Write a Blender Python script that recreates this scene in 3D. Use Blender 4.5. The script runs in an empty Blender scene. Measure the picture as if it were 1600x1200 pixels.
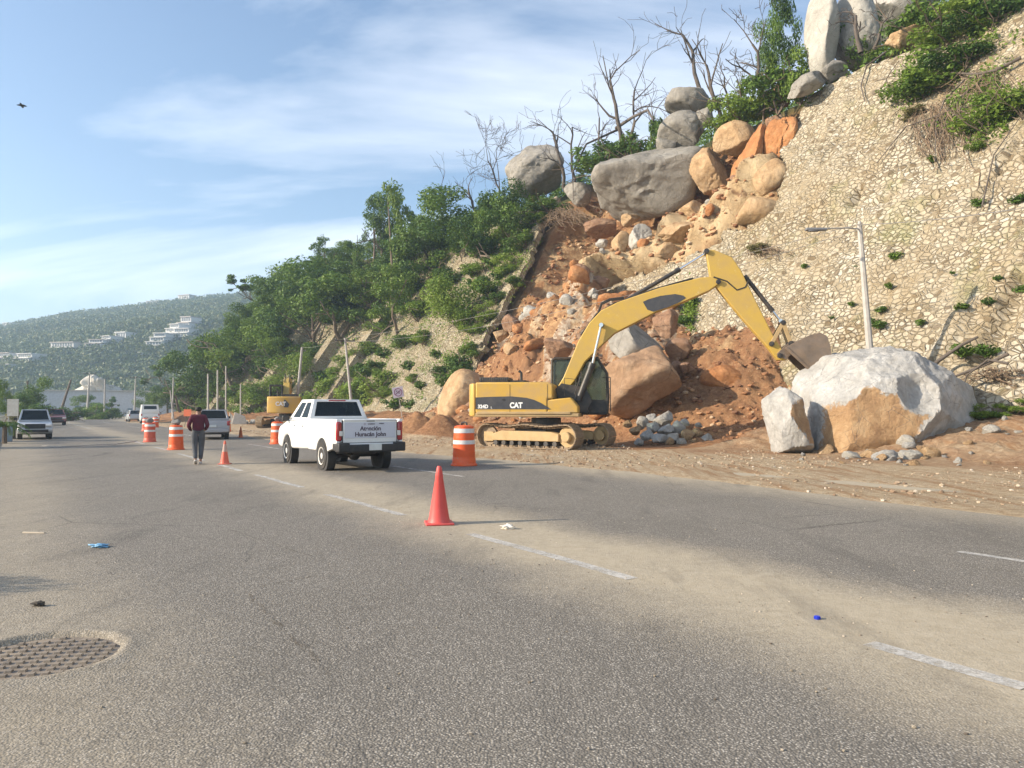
import bpy, bmesh, math, random
import numpy as np
from mathutils import Vector, Matrix
R = math.radians
scene = bpy.context.scene
COL = scene.collection
# ---------------------------------------------------------------- camera
PITCH = R(1.91)
cam_d = bpy.data.cameras.new('camera'); cam_d.sensor_width = 36; cam_d.lens = 27.0
cam_d.clip_end = 6000; cam_d.clip_start = 0.05
cam = bpy.data.objects.new('camera', cam_d); COL.objects.link(cam)
cam.location = (0, 0, 1.6); cam.rotation_euler = (R(90) + PITCH, 0, 0)
scene.camera = cam
# ---------------------------------------------------------------- light
SUN_EL, SUN_AZ = R(23), math.atan2(-0.97, -0.24)     # azimuth of the sun seen from the road, from +Y towards +X
sd = bpy.data.lights.new('sun', 'SUN'); sd.energy = 4.9; sd.angle = R(0.53); sd.color = (1.0, 0.86, 0.68)
sun = bpy.data.objects.new('sun', sd); COL.objects.link(sun)
sdir = Vector((math.sin(SUN_AZ) * math.cos(SUN_EL), math.cos(SUN_AZ) * math.cos(SUN_EL), math.sin(SUN_EL)))
sun.rotation_euler = sdir.to_track_quat('Z', 'Y').to_euler()
sun.location = (-60, -20, 40)
W = bpy.data.worlds.new('World'); scene.world = W; W.use_nodes = True
wt = W.node_tree; wt.nodes.clear()
wo = wt.nodes.new('ShaderNodeOutputWorld'); wb = wt.nodes.new('ShaderNodeBackground')
sky = wt.nodes.new('ShaderNodeTexSky'); sky.sky_type = 'NISHITA'; sky.sun_disc = False
sky.sun_elevation = SUN_EL; sky.sun_rotation = SUN_AZ; sky.air_density = 1.0; sky.dust_density = 1.3; sky.ozone_density = 2.0
tc = wt.nodes.new('ShaderNodeTexCoord')
def wn(t, **k):
    n = wt.nodes.new(t)
    for a, b in k.items(): setattr(n, a, b)
    return n
def wl(a, b): wt.links.new(a, b)
# thin high cloud: noise over a flat layer (direction divided by its height)
sep = wn('ShaderNodeSeparateXYZ'); wl(tc.outputs['Generated'], sep.inputs[0])
zc = wn('ShaderNodeMath', operation='MAXIMUM'); wl(sep.outputs[2], zc.inputs[0]); zc.inputs[1].default_value = 0.0
za = wn('ShaderNodeMath', operation='ADD'); wl(zc.outputs[0], za.inputs[0]); za.inputs[1].default_value = 0.16
dx = wn('ShaderNodeMath', operation='DIVIDE'); wl(sep.outputs[0], dx.inputs[0]); wl(za.outputs[0], dx.inputs[1])
dy = wn('ShaderNodeMath', operation='DIVIDE'); wl(sep.outputs[1], dy.inputs[0]); wl(za.outputs[0], dy.inputs[1])
cb = wn('ShaderNodeCombineXYZ'); wl(dx.outputs[0], cb.inputs[0]); wl(dy.outputs[0], cb.inputs[1])
mp = wn('ShaderNodeMapping'); wl(cb.outputs[0], mp.inputs[0]); mp.inputs['Rotation'].default_value = (0, 0, R(28)); mp.inputs['Scale'].default_value = (0.55, 1.1, 1); mp.inputs['Location'].default_value = (2.3, 0.7, 0)
n1 = wn('ShaderNodeTexNoise'); wl(mp.outputs[0], n1.inputs['Vector']); n1.inputs['Scale'].default_value = 0.9; n1.inputs['Detail'].default_value = 8; n1.inputs['Roughness'].default_value = 0.55; n1.inputs['Distortion'].default_value = 0.7
cr = wn('ShaderNodeValToRGB'); wl(n1.outputs[0], cr.inputs[0])
cr.color_ramp.elements[0].position = 0.45; cr.color_ramp.elements[0].color = (0, 0, 0, 1)
cr.color_ramp.elements[1].position = 0.74; cr.color_ramp.elements[1].color = (0.85, 0.85, 0.85, 1)
mxc = wn('ShaderNodeMix', data_type='RGBA'); wl(cr.outputs[0], mxc.inputs[0])
wl(sky.outputs[0], mxc.inputs[6]); mxc.inputs[7].default_value = (7.6, 7.7, 7.9, 1)
wl(mxc.outputs[2], wb.inputs[0]); wb.inputs[1].default_value = 0.13; wl(wb.outputs[0], wo.inputs[0])
scene.view_settings.view_transform = 'Standard'; scene.view_settings.look = 'None'
scene.view_settings.exposure = 0.84; scene.view_settings.gamma = 1.0
scene.cycles.max_bounces = 6; scene.cycles.diffuse_bounces = 3; scene.cycles.volume_bounces = 1
scene.cycles.transparent_max_bounces = 12; scene.cycles.use_denoising = True

# ---------------------------------------------------------------- numbers: camera rays, road axes
FW, RT, UP = np.array([0, math.cos(PITCH), math.sin(PITCH)]), np.array([1., 0, 0]), np.array([0, -math.sin(PITCH), math.cos(PITCH)])
CAM = np.array([0, 0, 1.6])
def ray(px, py):
    d = FW + RT * (px - 800) / 1200 + UP * (600 - py) / 1200
    return d / d[1]
def atY(px, py, Y): return CAM + ray(px, py) * Y
def atG(px, py, z=0.0):
    d = ray(px, py); return CAM + d * ((z - 1.6) / d[2])
SH, CH = math.sin(R(32.69)), math.cos(R(32.69))
D = np.array([-SH, CH]); NV = np.array([CH, SH])
def uv(p): return float(p[0] * D[0] + p[1] * D[1]), float(p[0] * NV[0] + p[1] * NV[1])
def xy(u, v): return (-SH * u + CH * v, CH * u + SH * v)
ROADROT = R(32.69)          # rotation that turns +Y to the road direction
def sst(x): x = np.clip(x, 0, 1); return x * x * (3 - 2 * x)

# ---------------------------------------------------------------- vector noise
def _h(ix, iy, iz, s):
    h = (ix.astype(np.int64) * 374761393 + iy.astype(np.int64) * 668265263 + iz.astype(np.int64) * 2147483647 + s * 974634777) & 0xFFFFFFFF
    h = ((h ^ (h >> 13)) * 1274126177) & 0xFFFFFFFF
    h = ((h ^ (h >> 16)) * 2246822519) & 0xFFFFFFFF
    return ((h ^ (h >> 15)) & 0xFFFF) / 65535.0
def vnoise(P, s=0):
    P = np.asarray(P, float); i = np.floor(P); f = P - i; f = f * f * (3 - 2 * f)
    x, y, z = i[..., 0], i[..., 1], i[..., 2]; r = 0
    for a in (0, 1):
        for b in (0, 1):
            for c in (0, 1):
                w = (f[..., 0] if a else 1 - f[..., 0]) * (f[..., 1] if b else 1 - f[..., 1]) * (f[..., 2] if c else 1 - f[..., 2])
                r = r + w * _h(x + a, y + b, z + c, s)
    return r * 2 - 1
def fbm(P, o=4, s=0, g=0.5):
    P = np.asarray(P, float); r = 0; a = 1; t = 0
    for k in range(o):
        r = r + a * vnoise(P * 2 ** k + k * 7.3, s + k); t += a; a *= g
    return r / t
def v3(a, b, c=0.0): return np.stack([a, b, np.zeros_like(a) + c], -1)

# ---------------------------------------------------------------- mesh helpers
def mesh_np(name, V, F, smooth=True):
    me = bpy.data.meshes.new(name); V = np.asarray(V, np.float32); F = np.asarray(F, np.int32)
    k = F.shape[1]; me.vertices.add(len(V)); me.vertices.foreach_set('co', V.ravel())
    me.loops.add(F.size); me.loops.foreach_set('vertex_index', F.ravel())
    me.polygons.add(len(F)); me.polygons.foreach_set('loop_start', np.arange(len(F), dtype=np.int32) * k)
    me.update(calc_edges=True); me.polygons.foreach_set('use_smooth', np.full(len(F), smooth)); me.validate(); return me
def attr(me, name, vals):
    a = me.attributes.new(name, 'FLOAT', 'POINT'); a.data.foreach_set('value', np.asarray(vals, np.float32).ravel())
def tag(o, label=None, cat=None, group=None, kind=None):
    if label: o['label'] = label
    if cat: o['category'] = cat
    if group: o['group'] = group
    if kind: o['kind'] = kind
    return o
def link(name, me, mat=None, parent=None):
    o = bpy.data.objects.new(name, me); COL.objects.link(o)
    if mat is not None and not me.materials: me.materials.append(mat)
    if parent: o.parent = parent
    return o
def empty(name, loc=(0, 0, 0), rz=0, label=None, cat=None, group=None):
    o = bpy.data.objects.new(name, None); COL.objects.link(o); o.location = [float(c) for c in loc]; o.rotation_euler = (0, 0, rz)
    o.empty_display_size = 0.2
    return tag(o, label, cat, group)
def gridfaces(nu, nv, keep=None):
    i = np.arange(nu - 1)[:, None] * nv + np.arange(nv - 1)[None, :]
    F = np.stack([i, i + nv, i + nv + 1, i + 1], -1).reshape(-1, 4)
    return F if keep is None else F[keep.reshape(-1)]
class MB:
    """collects boxes, tubes, prisms; one mesh"""
    def __init__(s): s.b = bmesh.new(); s.mi = 0
    def _m(s, f):
        for x in f: x.material_index = s.mi
    def box(s, c, d, rot=None, taper=None):
        M = Matrix.Translation(Vector([float(k) for k in c])) @ (rot.to_4x4() if rot is not None else Matrix.Identity(4))
        v = []
        for x in (-.5, .5):
            for y in (-.5, .5):
                for z in (-.5, .5):
                    k = taper if (taper and z > 0) else 1
                    v.append(s.b.verts.new(M @ Vector((x * d[0] * k, y * d[1] * k, z * d[2]))))
        s._m([s.b.faces.new([v[i] for i in q]) for q in ((0, 1, 3, 2), (4, 6, 7, 5), (0, 4, 5, 1), (2, 3, 7, 6), (0, 2, 6, 4), (1, 5, 7, 3))]); return s
    def tube(s, pts, rad, n=10, cap=True):
        pts = [Vector([float(c) for c in p]) for p in pts]
        if not hasattr(rad, '__len__'): rad = [rad] * len(pts)
        rings = []; up = Vector((0.13, 0.27, 1)).normalized()
        for i, p in enumerate(pts):
            t = (pts[min(i + 1, len(pts) - 1)] - pts[max(i - 1, 0)]).normalized()
            a = t.cross(up)
            if a.length < .05: a = t.cross(Vector((1, 0, 0)))
            a.normalize(); b = t.cross(a)
            rings.append([s.b.verts.new(p + (a * math.cos(2 * math.pi * k / n) + b * math.sin(2 * math.pi * k / n)) * rad[i]) for k in range(n)])
        fs = []
        for r0, r1 in zip(rings, rings[1:]):
            for k in range(n): fs.append(s.b.faces.new((r0[k], r0[(k + 1) % n], r1[(k + 1) % n], r1[k])))
        if cap: fs.append(s.b.faces.new(rings[0][::-1])); fs.append(s.b.faces.new(rings[-1]))
        s._m(fs); return s
    def lathe(s, prof, c=(0, 0, 0), n=24, axis='z'):
        rings = []
        for r, h in prof:
            ring = []
            for k in range(n):
                a = 2 * math.pi * k / n; p = (r * math.cos(a), r * math.sin(a), h)
                if axis == 'y': p = (p[0], p[2], p[1])
                if axis == 'x': p = (p[2], p[0], p[1])
                ring.append(s.b.verts.new(Vector(p) + Vector(c)))
            rings.append(ring)
        fs = []
        for r0, r1 in zip(rings, rings[1:]):
            for k in range(n): fs.append(s.b.faces.new((r0[k], r0[(k + 1) % n], r1[(k + 1) % n], r1[k])))
        fs.append(s.b.faces.new(rings[0][::-1])); fs.append(s.b.faces.new(rings[-1])); s._m(fs); return s
    def prism(s, prof, y0, y1, inset=0.0):
        """prof: (x,z) outline, extruded along y from y0 to y1"""
        cx = sum(p[0] for p in prof) / len(prof); cz = sum(p[1] for p in prof) / len(prof)
        a = [s.b.verts.new((float(p[0]), y0, float(p[1]))) for p in prof]; b = [s.b.verts.new((float(p[0] + (cx - p[0]) * inset), y1, float(p[1] + (cz - p[1]) * inset))) for p in prof]
        n = len(prof); fs = [s.b.faces.new(a), s.b.faces.new(b[::-1])]
        for k in range(n): fs.append(s.b.faces.new((a[k], b[k], b[(k + 1) % n], a[(k + 1) % n])))
        s._m(fs); return s
    def quad(s, *p):
        s._m([s.b.faces.new([s.b.verts.new([float(c) for c in q]) for q in p])]); return s
    def build(s, name, mats, parent=None, bevel=0, seg=2, smooth=None, loc=None):
        bmesh.ops.recalc_face_normals(s.b, faces=s.b.faces)
        me = bpy.data.meshes.new(name); s.b.to_mesh(me); s.b.free()
        for m in (mats if isinstance(mats, (list, tuple)) else [mats]): me.materials.append(m)
        o = link(name, me, None, parent)
        if loc is not None: o.location = loc
        if bevel:
            m = o.modifiers.new('bevel', 'BEVEL'); m.width = bevel; m.segments = seg; m.limit_method = 'ANGLE'; m.angle_limit = R(35)
        if smooth is None: smooth = 40
        if smooth:
            me.polygons.foreach_set('use_smooth', np.full(len(me.polygons), True))
            me.set_sharp_from_angle(angle=R(smooth))
        return o
def copy_tree(o, parent=None):
    c = o.copy(); COL.objects.link(c)
    if parent: c.parent = parent
    for ch in list(o.children): copy_tree(ch, c)
    return c

# ---------------------------------------------------------------- materials
class NT:
    def __init__(s, name):
        s.m = bpy.data.materials.new(name); s.m.use_nodes = True; s.t = s.m.node_tree; s.t.nodes.clear()
        s.out = s.t.nodes.new('ShaderNodeOutputMaterial'); s.p = s.t.nodes.new('ShaderNodeBsdfPrincipled')
        s.t.links.new(s.p.outputs[0], s.out.inputs[0]); s.co = s.t.nodes.new('ShaderNodeTexCoord')
    def n(s, t, ins=None, **k):
        n = s.t.nodes.new(t)
        for a, b in k.items(): setattr(n, a, b)
        for a, b in (ins or {}).items(): s.set(n.inputs[a], b)
        return n
    def set(s, sock, v):
        if isinstance(v, bpy.types.NodeSocket): s.t.links.new(v, sock)
        elif v is not None:
            if sock.type == 'RGBA' and len(v) == 3: v = (*v, 1)
            sock.default_value = v
    def obj(s): return s.co.outputs['Object']
    def noise(s, scale, detail=4, rough=.55, vec=None, dist=0):
        return s.n('ShaderNodeTexNoise', {'Vector': vec or s.obj(), 'Scale': scale, 'Detail': detail, 'Roughness': rough, 'Distortion': dist}).outputs[0]
    def vor(s, scale, feature='F1', vec=None, out=0, rnd=1.0):
        return s.n('ShaderNodeTexVoronoi', {'Vector': vec or s.obj(), 'Scale': scale, 'Randomness': rnd}, feature=feature).outputs[out]
    def ramp(s, f, stops, interp='LINEAR'):
        n = s.n('ShaderNodeValToRGB', {0: f}); e = n.color_ramp.elements; n.color_ramp.interpolation = interp
        while len(e) < len(stops): e.new(0.5)
        for k, (p, c) in enumerate(stops):
            e[k].position = p; e[k].color = (c, c, c, 1) if not hasattr(c, '__len__') else (*c[:3], 1)
        return n.outputs[0]
    def mix(s, f, a, b, mode='MIX'):
        n = s.n('ShaderNodeMix', data_type='RGBA', blend_type=mode); s.set(n.inputs[0], f); s.set(n.inputs[6], a); s.set(n.inputs[7], b); return n.outputs[2]
    def math(s, op, a, b=0.0, clamp=False):
        n = s.n('ShaderNodeMath', operation=op, use_clamp=clamp); s.set(n.inputs[0], a); s.set(n.inputs[1], b); return n.outputs[0]
    def map(s, sc=(1, 1, 1), rot=(0, 0, 0), loc=(0, 0, 0), vec=None):
        return s.n('ShaderNodeMapping', {'Vector': vec or s.obj(), 'Scale': sc, 'Rotation': rot, 'Location': loc}).outputs[0]
    def at(s, name): return s.n('ShaderNodeAttribute', attribute_name=name).outputs['Fac']
    def sep(s, vec): return s.n('ShaderNodeSeparateXYZ', {0: vec}).outputs
    def bump(s, h, dist=.02, strength=1.0, normal=None):
        n = s.n('ShaderNodeBump', {'Height': h, 'Distance': dist, 'Strength': strength})
        if normal: s.set(n.inputs['Normal'], normal)
        return n.outputs[0]
    def fin(s, color=None, rough=.8, normal=None, metal=0, spec=None, **k):
        s.set(s.p.inputs['Base Color'], color); s.set(s.p.inputs['Roughness'], rough); s.set(s.p.inputs['Metallic'], metal)
        if normal: s.set(s.p.inputs['Normal'], normal)
        if spec is not None: s.p.inputs['Specular IOR Level'].default_value = spec
        for a, b in k.items(): s.set(s.p.inputs[a.replace('_', ' ')], b)
        return s.m

def simple(name, col, rough=.5, metal=0, var=.12, scale=3, spec=None, dirt=None, dirtamt=.4, coat=0):
    t = NT(name); g = t.noise(scale, 5, .6)
    c = t.mix(t.ramp(g, [(.3, 0), (.7, 1)]), tuple(x * (1 - var) for x in col), tuple(min(1, x * (1 + var)) for x in col))
    if dirt:
        c = t.mix(t.ramp(t.noise(scale * .7 + 1, 8, .7, dist=.6), [(.48 - .2 * dirtamt, 0), (.78, min(1, dirtamt * 1.6))]), c, dirt)
    return t.fin(c, t.ramp(g, [(.2, max(0.02, rough - .08)), (.8, min(1, rough + .1))]), metal=metal, spec=spec, normal=t.bump(t.noise(scale * 6, 3), .003, .4), Coat_Weight=coat)

def mat_rock(name, cols, scale=1.0, stain=(.05, .045, .04), stainamt=.45, tan=None, bump=.06):
    """cols: three greys/browns. attribute 'skin' (0/1) switches to the weathered tan skin"""
    t = NT(name); o = t.obj()
    a = t.noise(.8 * scale, 8, .62, dist=.4); b = t.noise(5 * scale, 6, .65)
    c = t.ramp(a, [(.3, cols[0]), (.5, cols[1]), (.7, cols[2])])
    c = t.mix(t.ramp(b, [(.35, .0), (.75, .55)]), c, tuple(x * .62 for x in cols[0]))
    st = t.noise(1.1 * scale, 7, .7, vec=t.map((1.6, 1.6, .55)))
    c = t.mix(t.ramp(st, [(.56, 0), (.72, stainamt)]), c, stain)
    sp = t.vor(42 * scale, out=0)
    c = t.mix(t.ramp(sp, [(.05, .3), (.25, 0)]), c, (.03, .028, .026))
    if tan:
        tc_ = t.ramp(t.noise(1.6 * scale, 8, .68, dist=.5), [(.3, tan[0]), (.52, tan[1]), (.72, tan[2])])
        k = t.math('ADD', t.at('skin'), t.math('ADD', t.math('MULTIPLY', t.math('SUBTRACT', b, .5), .9), t.math('MULTIPLY', t.math('SUBTRACT', a, .5), 1.1)))
        c = t.mix(t.ramp(k, [(.42, 0), (.50, .7), (.60, 1)]), c, tc_)
    cr_ = t.vor(1.6 * scale, 'DISTANCE_TO_EDGE', vec=t.mix(.16, o, t.n('ShaderNodeTexNoise', {'Vector': o, 'Scale': 1.5 * scale, 'Detail': 4}).outputs[1]))
    h = t.math('ADD', t.math('MULTIPLY', t.noise(2.4 * scale, 12, .74), 1.3), t.math('MULTIPLY', t.math('MULTIPLY', t.ramp(cr_, [(0, 0), (.02, .10)]), 1.0), t.ramp(t.noise(.9 * scale, 3), [(.45, 0), (.6, 1)])))
    c = t.mix(t.math('MULTIPLY', t.ramp(cr_, [(0, .7), (.018, 0)]), t.ramp(t.noise(.9 * scale, 3), [(.45, 0), (.6, 1)])), c, tuple(x * .35 for x in cols[0]))
    return t.fin(c, .88, t.bump(h, bump * 2.5, .9), spec=.25)
# ================================================================= TERRAIN
TA = 1.6; AL = math.atan(TA); CA, SA = math.cos(AL), math.sin(AL)
VT = 13.5                                                   # horizontal run of the walled slope
LW = VT / CA
def off(u): 
    w = np.maximum(np.asarray(u, float) - 100, 0); return np.where(w < 110, .0022 * w * w, .0022 * 12100 + .48 * (w - 110))
def foot(u): return 30 - 10 * sst((np.asarray(u, float) - 80) / 45) + off(u)
def hs(u): return (1 - .38 * sst((u - 105) / 45)) * (1 - sst((u - 190) / 70))
def topslope(u): return .42 + .5 * sst((34 - u) / 10) - .15 * sst((u - 60) / 30)
def H(u, v):
    u = np.asarray(u, float); vv = np.asarray(v, float) - foot(u)
    z = 1 + np.where(vv < VT, vv * TA, VT * TA + topslope(u) * np.minimum(vv - VT, 22) + .06 * np.maximum(vv - VT - 22, 0))
    return z * hs(u)
def wall_hit(px, py):
    r = ray(px, py); k = r[0] * CH + SH; Y = 48.6 / (TA * k - r[2]); p = CAM + r * Y; u, v = uv(p); return u, (v - 30) / CA
def on_hill(px, py, Y0=20, Y1=420):
    r = ray(px, py); Y = np.arange(Y0, Y1, .25); P = CAM + r[None] * Y[:, None]
    u = P[:, 0] * D[0] + P[:, 1] * D[1]; v = P[:, 0] * NV[0] + P[:, 1] * NV[1]
    h = H(u, v); inn = (v > foot(u)) & (u > 0) & (u < 200); ok = inn & (P[:, 2] < h)
    if ok.any(): return P[int(np.argmax(ok))]
    
    if not inn.any(): p = CAM + r * 135.0; p[2] = 0; return p
    q = np.where(inn & (v < foot(u) + VT + 9), (P[:, 2] - h) / Y, 9); i = int(np.argmin(q)); p = P[i].copy(); p[2] = h[i]; return p
SLIDE_PX = [(746, 640), (752, 577), (753, 533), (773, 507), (793, 463), (820, 413), (853, 337), (878, 300), (900, 235), (1000, 195), (1310, 55), (1306, 100), (1263, 143),
            (1237, 193), (1217, 233), (1223, 273), (1213, 310), (1172, 345), (1130, 365), (1113, 385), (1027, 420), (958, 440), (923, 478), (960, 500), (1036, 478),
            (1062, 500), (1068, 528), (1062, 600), (1078, 655)]
SL = np.array([wall_hit(*p) for p in SLIDE_PX])
def poly_d(P, Q):
    """signed distance to polygon Q (positive inside)"""
    P = np.asarray(P, float); x, y = P[..., 0], P[..., 1]; ins = np.zeros(x.shape, bool); best = np.full(x.shape, 1e9)
    for a, b in zip(Q, np.roll(Q, -1, 0)):
        c = (a[1] > y) != (b[1] > y)
        t = (b[0] - a[0]) * (y - a[1]) / (b[1] - a[1] + 1e-12) + a[0]; ins ^= c & (x < t)
        e = b - a; k = np.clip(((x - a[0]) * e[0] + (y - a[1]) * e[1]) / (e @ e + 1e-9), 0, 1)
        best = np.minimum(best, np.hypot(x - a[0] - k * e[0], y - a[1] - k * e[1]))
    return np.where(ins, best, -best)
def line_d(P, pts):
    x, y = P[..., 0], P[..., 1]; best = np.full(x.shape, 1e9); pts = np.array(pts, float)
    for a, b in zip(pts[:-1], pts[1:]):
        e = b - a; k = np.clip(((x - a[0]) * e[0] + (y - a[1]) * e[1]) / (e @ e + 1e-9), 0, 1)
        best = np.minimum(best, np.hypot(x - a[0] - k * e[0], y - a[1] - k * e[1]))
    return best
def prof(u, s, d=0.0):
    """point of the slope: s metres up the face from its foot, d metres out of it"""
    u = np.asarray(u, float); s = np.asarray(s, float); k = hs(u)
    vin = np.where(s < LW, s * CA, VT + (s - LW)); v = foot(u) + vin
    z = np.where(s < LW, 1 + s * SA, 1 + VT * TA + topslope(u) * np.minimum(s - LW, 22) + .06 * np.maximum(s - LW - 22, 0)) * k
    m = sst((s - LW + 1.5) / 3); nv = -SA * (1 - m) - .4 * m; nz = CA * (1 - m) + .92 * m
    v = v + nv * d; z = z + nz * d; x, y = xy(u, v); return np.stack([x, y, z], -1)
def wpix(pts): return [wall_hit(*p) for p in pts]
RIDGES = [(wpix([(1165, 285), (1110, 330), (1040, 365), (985, 410), (945, 445)]), 2.7, 3.6), (wpix([(905, 385), (875, 440), (825, 530)]), 2.3, 2.3),
          (wpix([(960, 400), (925, 460), (890, 560)]), 1.5, 1.3), (wpix([(1240, 190), (1200, 250)]), 2.0, .15)]
def embed(u, s, sp, seed, dens=.7, hr=(.2, 1.0), rr=(.25, .5), steep=1.6):
    """angular rocks half buried in a slope: flat faced lumps on a jittered grid; returns height over the slope and a tone per rock"""
    cu, cs = np.floor(u / sp), np.floor(s / sp); best = np.full(u.shape, -9.); tone = np.zeros(u.shape)
    for a in (-1, 0, 1):
        for b in (-1, 0, 1):
            i, j = cu + a, cs + b; z0 = np.zeros_like(i); h = lambda k: _h(i, j, z0 + k, seed)
            x = (u - (i + .15 + .7 * h(1)) * sp) / sp; y = (s - (j + .15 + .7 * h(2)) * sp) / sp * (1.15 - .5 * h(14)); r0 = rr[0] + (rr[1] - rr[0]) * h(3); m = -9.
            for k in range(5):
                t = (k + .7 * h(20 + k)) * 1.2566; m = np.maximum(m, (x * np.cos(t) + y * np.sin(t)) - r0 * (.75 + .5 * h(30 + k)))
            v = sp * (hr[0] + (hr[1] - hr[0]) * h(5)) * .5 - np.maximum(m, -.06) * sp * steep + sp * .5 * ((h(6) - .5) * x + (h(7) - .5) * y)
            v = np.where(h(8) < dens, v, -9); w = v > best; best = np.where(w, v, best); tone = np.where(w, h(9), tone)
    return best, tone
def hill_d(u, s):
    r = hill_full(u, s); return r[0], r[1], r[2]
def hill_full(u, s):
    P = np.stack([u, s], -1); sd = poly_d(P, SL) + .35 * fbm(v3(u * .9, s * .9), 3, 5)
    ins = sst(sd / .5); deep = sst(sd / 3.2)
    g = fbm(v3(u * .22, s * .12), 4, 3); g2 = 1 - np.abs(fbm(v3(u * .34 + .5 * g, s * .13), 4, 9)) * 2.6
    d = -1.25 + ins * (-.2 - 2.3 * deep) + ins * (.9 * g + 1.25 * g2 * deep + .30 * fbm(v3(u * 1.6, s * 1.6), 4, 12))
    tan = np.zeros(u.shape)
    for pts, w, a in RIDGES:
        q = line_d(P, pts); gg = np.exp(-(q / w) ** 2) * ins; d = d + a * gg; tan = np.maximum(tan, gg * (pts in (RIDGES[0][0], RIDGES[3][0])))
    for hp_, hw_, ha_ in HOLLOWS: d = d - ha_ * np.exp(-((u - hp_[0]) / hw_) ** 2 - ((s - hp_[1]) / hw_ * 1.2) ** 2) * ins
    wu = u + .25 * fbm(v3(u * 1.3, s * 1.3), 3, 71); ws = s + .25 * fbm(v3(u * 1.3 + 9, s * 1.3), 3, 72); rk = np.zeros(u.shape); tn = np.zeros(u.shape)
    for sp, sd_, de, st in ((5.2, 101, .75, 1.0), (2.6, 102, .75, 1.3), (1.15, 103, .62, 1.5)):
        e, t_ = embed(wu, ws, sp, sd_, de, (.1, .62), (.26, .5), st); e = e - 1.25 - ins * .2 - 1.9 * deep * ins + .9 * np.minimum(a_ridge(P) , 2.5) * ins + .06 * fbm(v3(u * 2.5, s * 2.5), 3, 73) - 2.2 * sst((s - 10 - 2 * fbm(v3(u * .3, s * .3), 2, 79)) / 3)
        w = (e > d) & (ins > .9); d = np.where(w, e, d); rk = np.where(w, 1, rk); tn = np.where(w, t_, tn)
    out = (1 - ins) * sst((s - LW) / 2)
    d = d + out * (.7 + .9 * fbm(v3(u * .3, s * .3), 4, 21)) * sst((s - LW) / 4)
    return d, ins, tan, rk, tn
HOLLOWS = [(wall_hit(880, 345), 2.8, 2.2), (wall_hit(925, 370), 2.2, 1.8), (wall_hit(1130, 262), 1.8, 2.0), (wall_hit(935, 425), 1.2, 1.2)]
def a_ridge(P):
    q = 0
    for pts, w, a in RIDGES: q = q + a * np.exp(-(line_d(P, pts) / w) ** 2)
    return q
def rock_layer(t, soil):
    """stone colours over soil where the mesh carries a buried rock"""
    k = t.math('ADD', t.at('tone'), t.math('MULTIPLY', t.math('SUBTRACT', t.noise(1.1, 7, .7), .5), .5))
    rc = t.ramp(k, [(.05, (.20, .115, .07)), (.25, (.40, .215, .10)), (.42, (.50, .32, .165)), (.58, (.56, .43, .26)), (.75, (.43, .37, .29)), (.95, (.52, .46, .36))])
    rc = t.mix(t.ramp(t.noise(2.3, 8, .75, dist=.5), [(.44, .75), (.6, 0)]), rc, (.22, .115, .06)); return t.mix(t.math('MULTIPLY', t.at('rock'), t.ramp(t.noise(3.5, 6, .7), [(.3, .55), (.5, 1)])), soil, rc)
def build_hill():
    ua = np.concatenate([np.arange(-30, 24, 1.5), np.arange(24, 70, .17), np.arange(70, 130, .9), np.arange(130, 262, 3)])
    sa = np.concatenate([np.arange(-3, LW + 3, .17), np.arange(LW + 3, LW + 14, .8), np.arange(LW + 14, LW + 130, 5)])
    U, S = np.meshgrid(ua, sa, indexing='ij'); d, ins, tan, rk, tn = hill_full(U, S)
    V = prof(U, S, d).reshape(-1, 3)
    me = mesh_np('hillside', V, gridfaces(len(ua), len(sa)))
    attr(me, 'slide', np.maximum(ins, sst((poly_d(np.stack([U, S], -1), SL) + 3) / .5) * (S < LW + 1))); attr(me, 'tan', tan); attr(me, 'rock', rk); attr(me, 'tone', tn); me.set_sharp_from_angle(angle=R(40))
    t = NT('hillside'); n = t.noise(.5, 8, .65, dist=.5); n2 = t.noise(3, 6, .7)
    soil = t.ramp(n, [(.3, (.25, .125, .065)), (.48, (.40, .23, .115)), (.64, (.52, .38, .22))])
    soil = t.mix(t.ramp(n2, [(.35, .5), (.7, 0)]), soil, (.17, .085, .045))
    tn = t.ramp(n, [(.3, (.44, .30, .16)), (.6, (.60, .47, .29))])
    soil = rock_layer(t, soil); soil = t.mix(t.math('MULTIPLY', t.ramp(t.at('tan'), [(.10, 0), (.45, 1)]), .9), soil, tn)
    gr = t.ramp(n2, [(.3, (.05, .06, .02)), (.6, (.10, .10, .04)), (.75, (.16, .12, .07))])
    c = t.mix(t.at('slide'), gr, soil)
    h = t.math('ADD', t.noise(1.6, 9, .75, dist=.5), t.math('MULTIPLY', t.noise(9, 4, .7), .25))
    c = t.mix(t.ramp(t.noise(.9, 7, .7, vec=t.map(loc=(4, 2, 8)), dist=.8), [(.52, 0), (.66, .75)]), c, (.13, .065, .035))
    o = link('hillside', me, t.fin(c, .95, t.bump(h, .35, .9), spec=.1)); tag(o, kind='structure')
build_hill()

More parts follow.
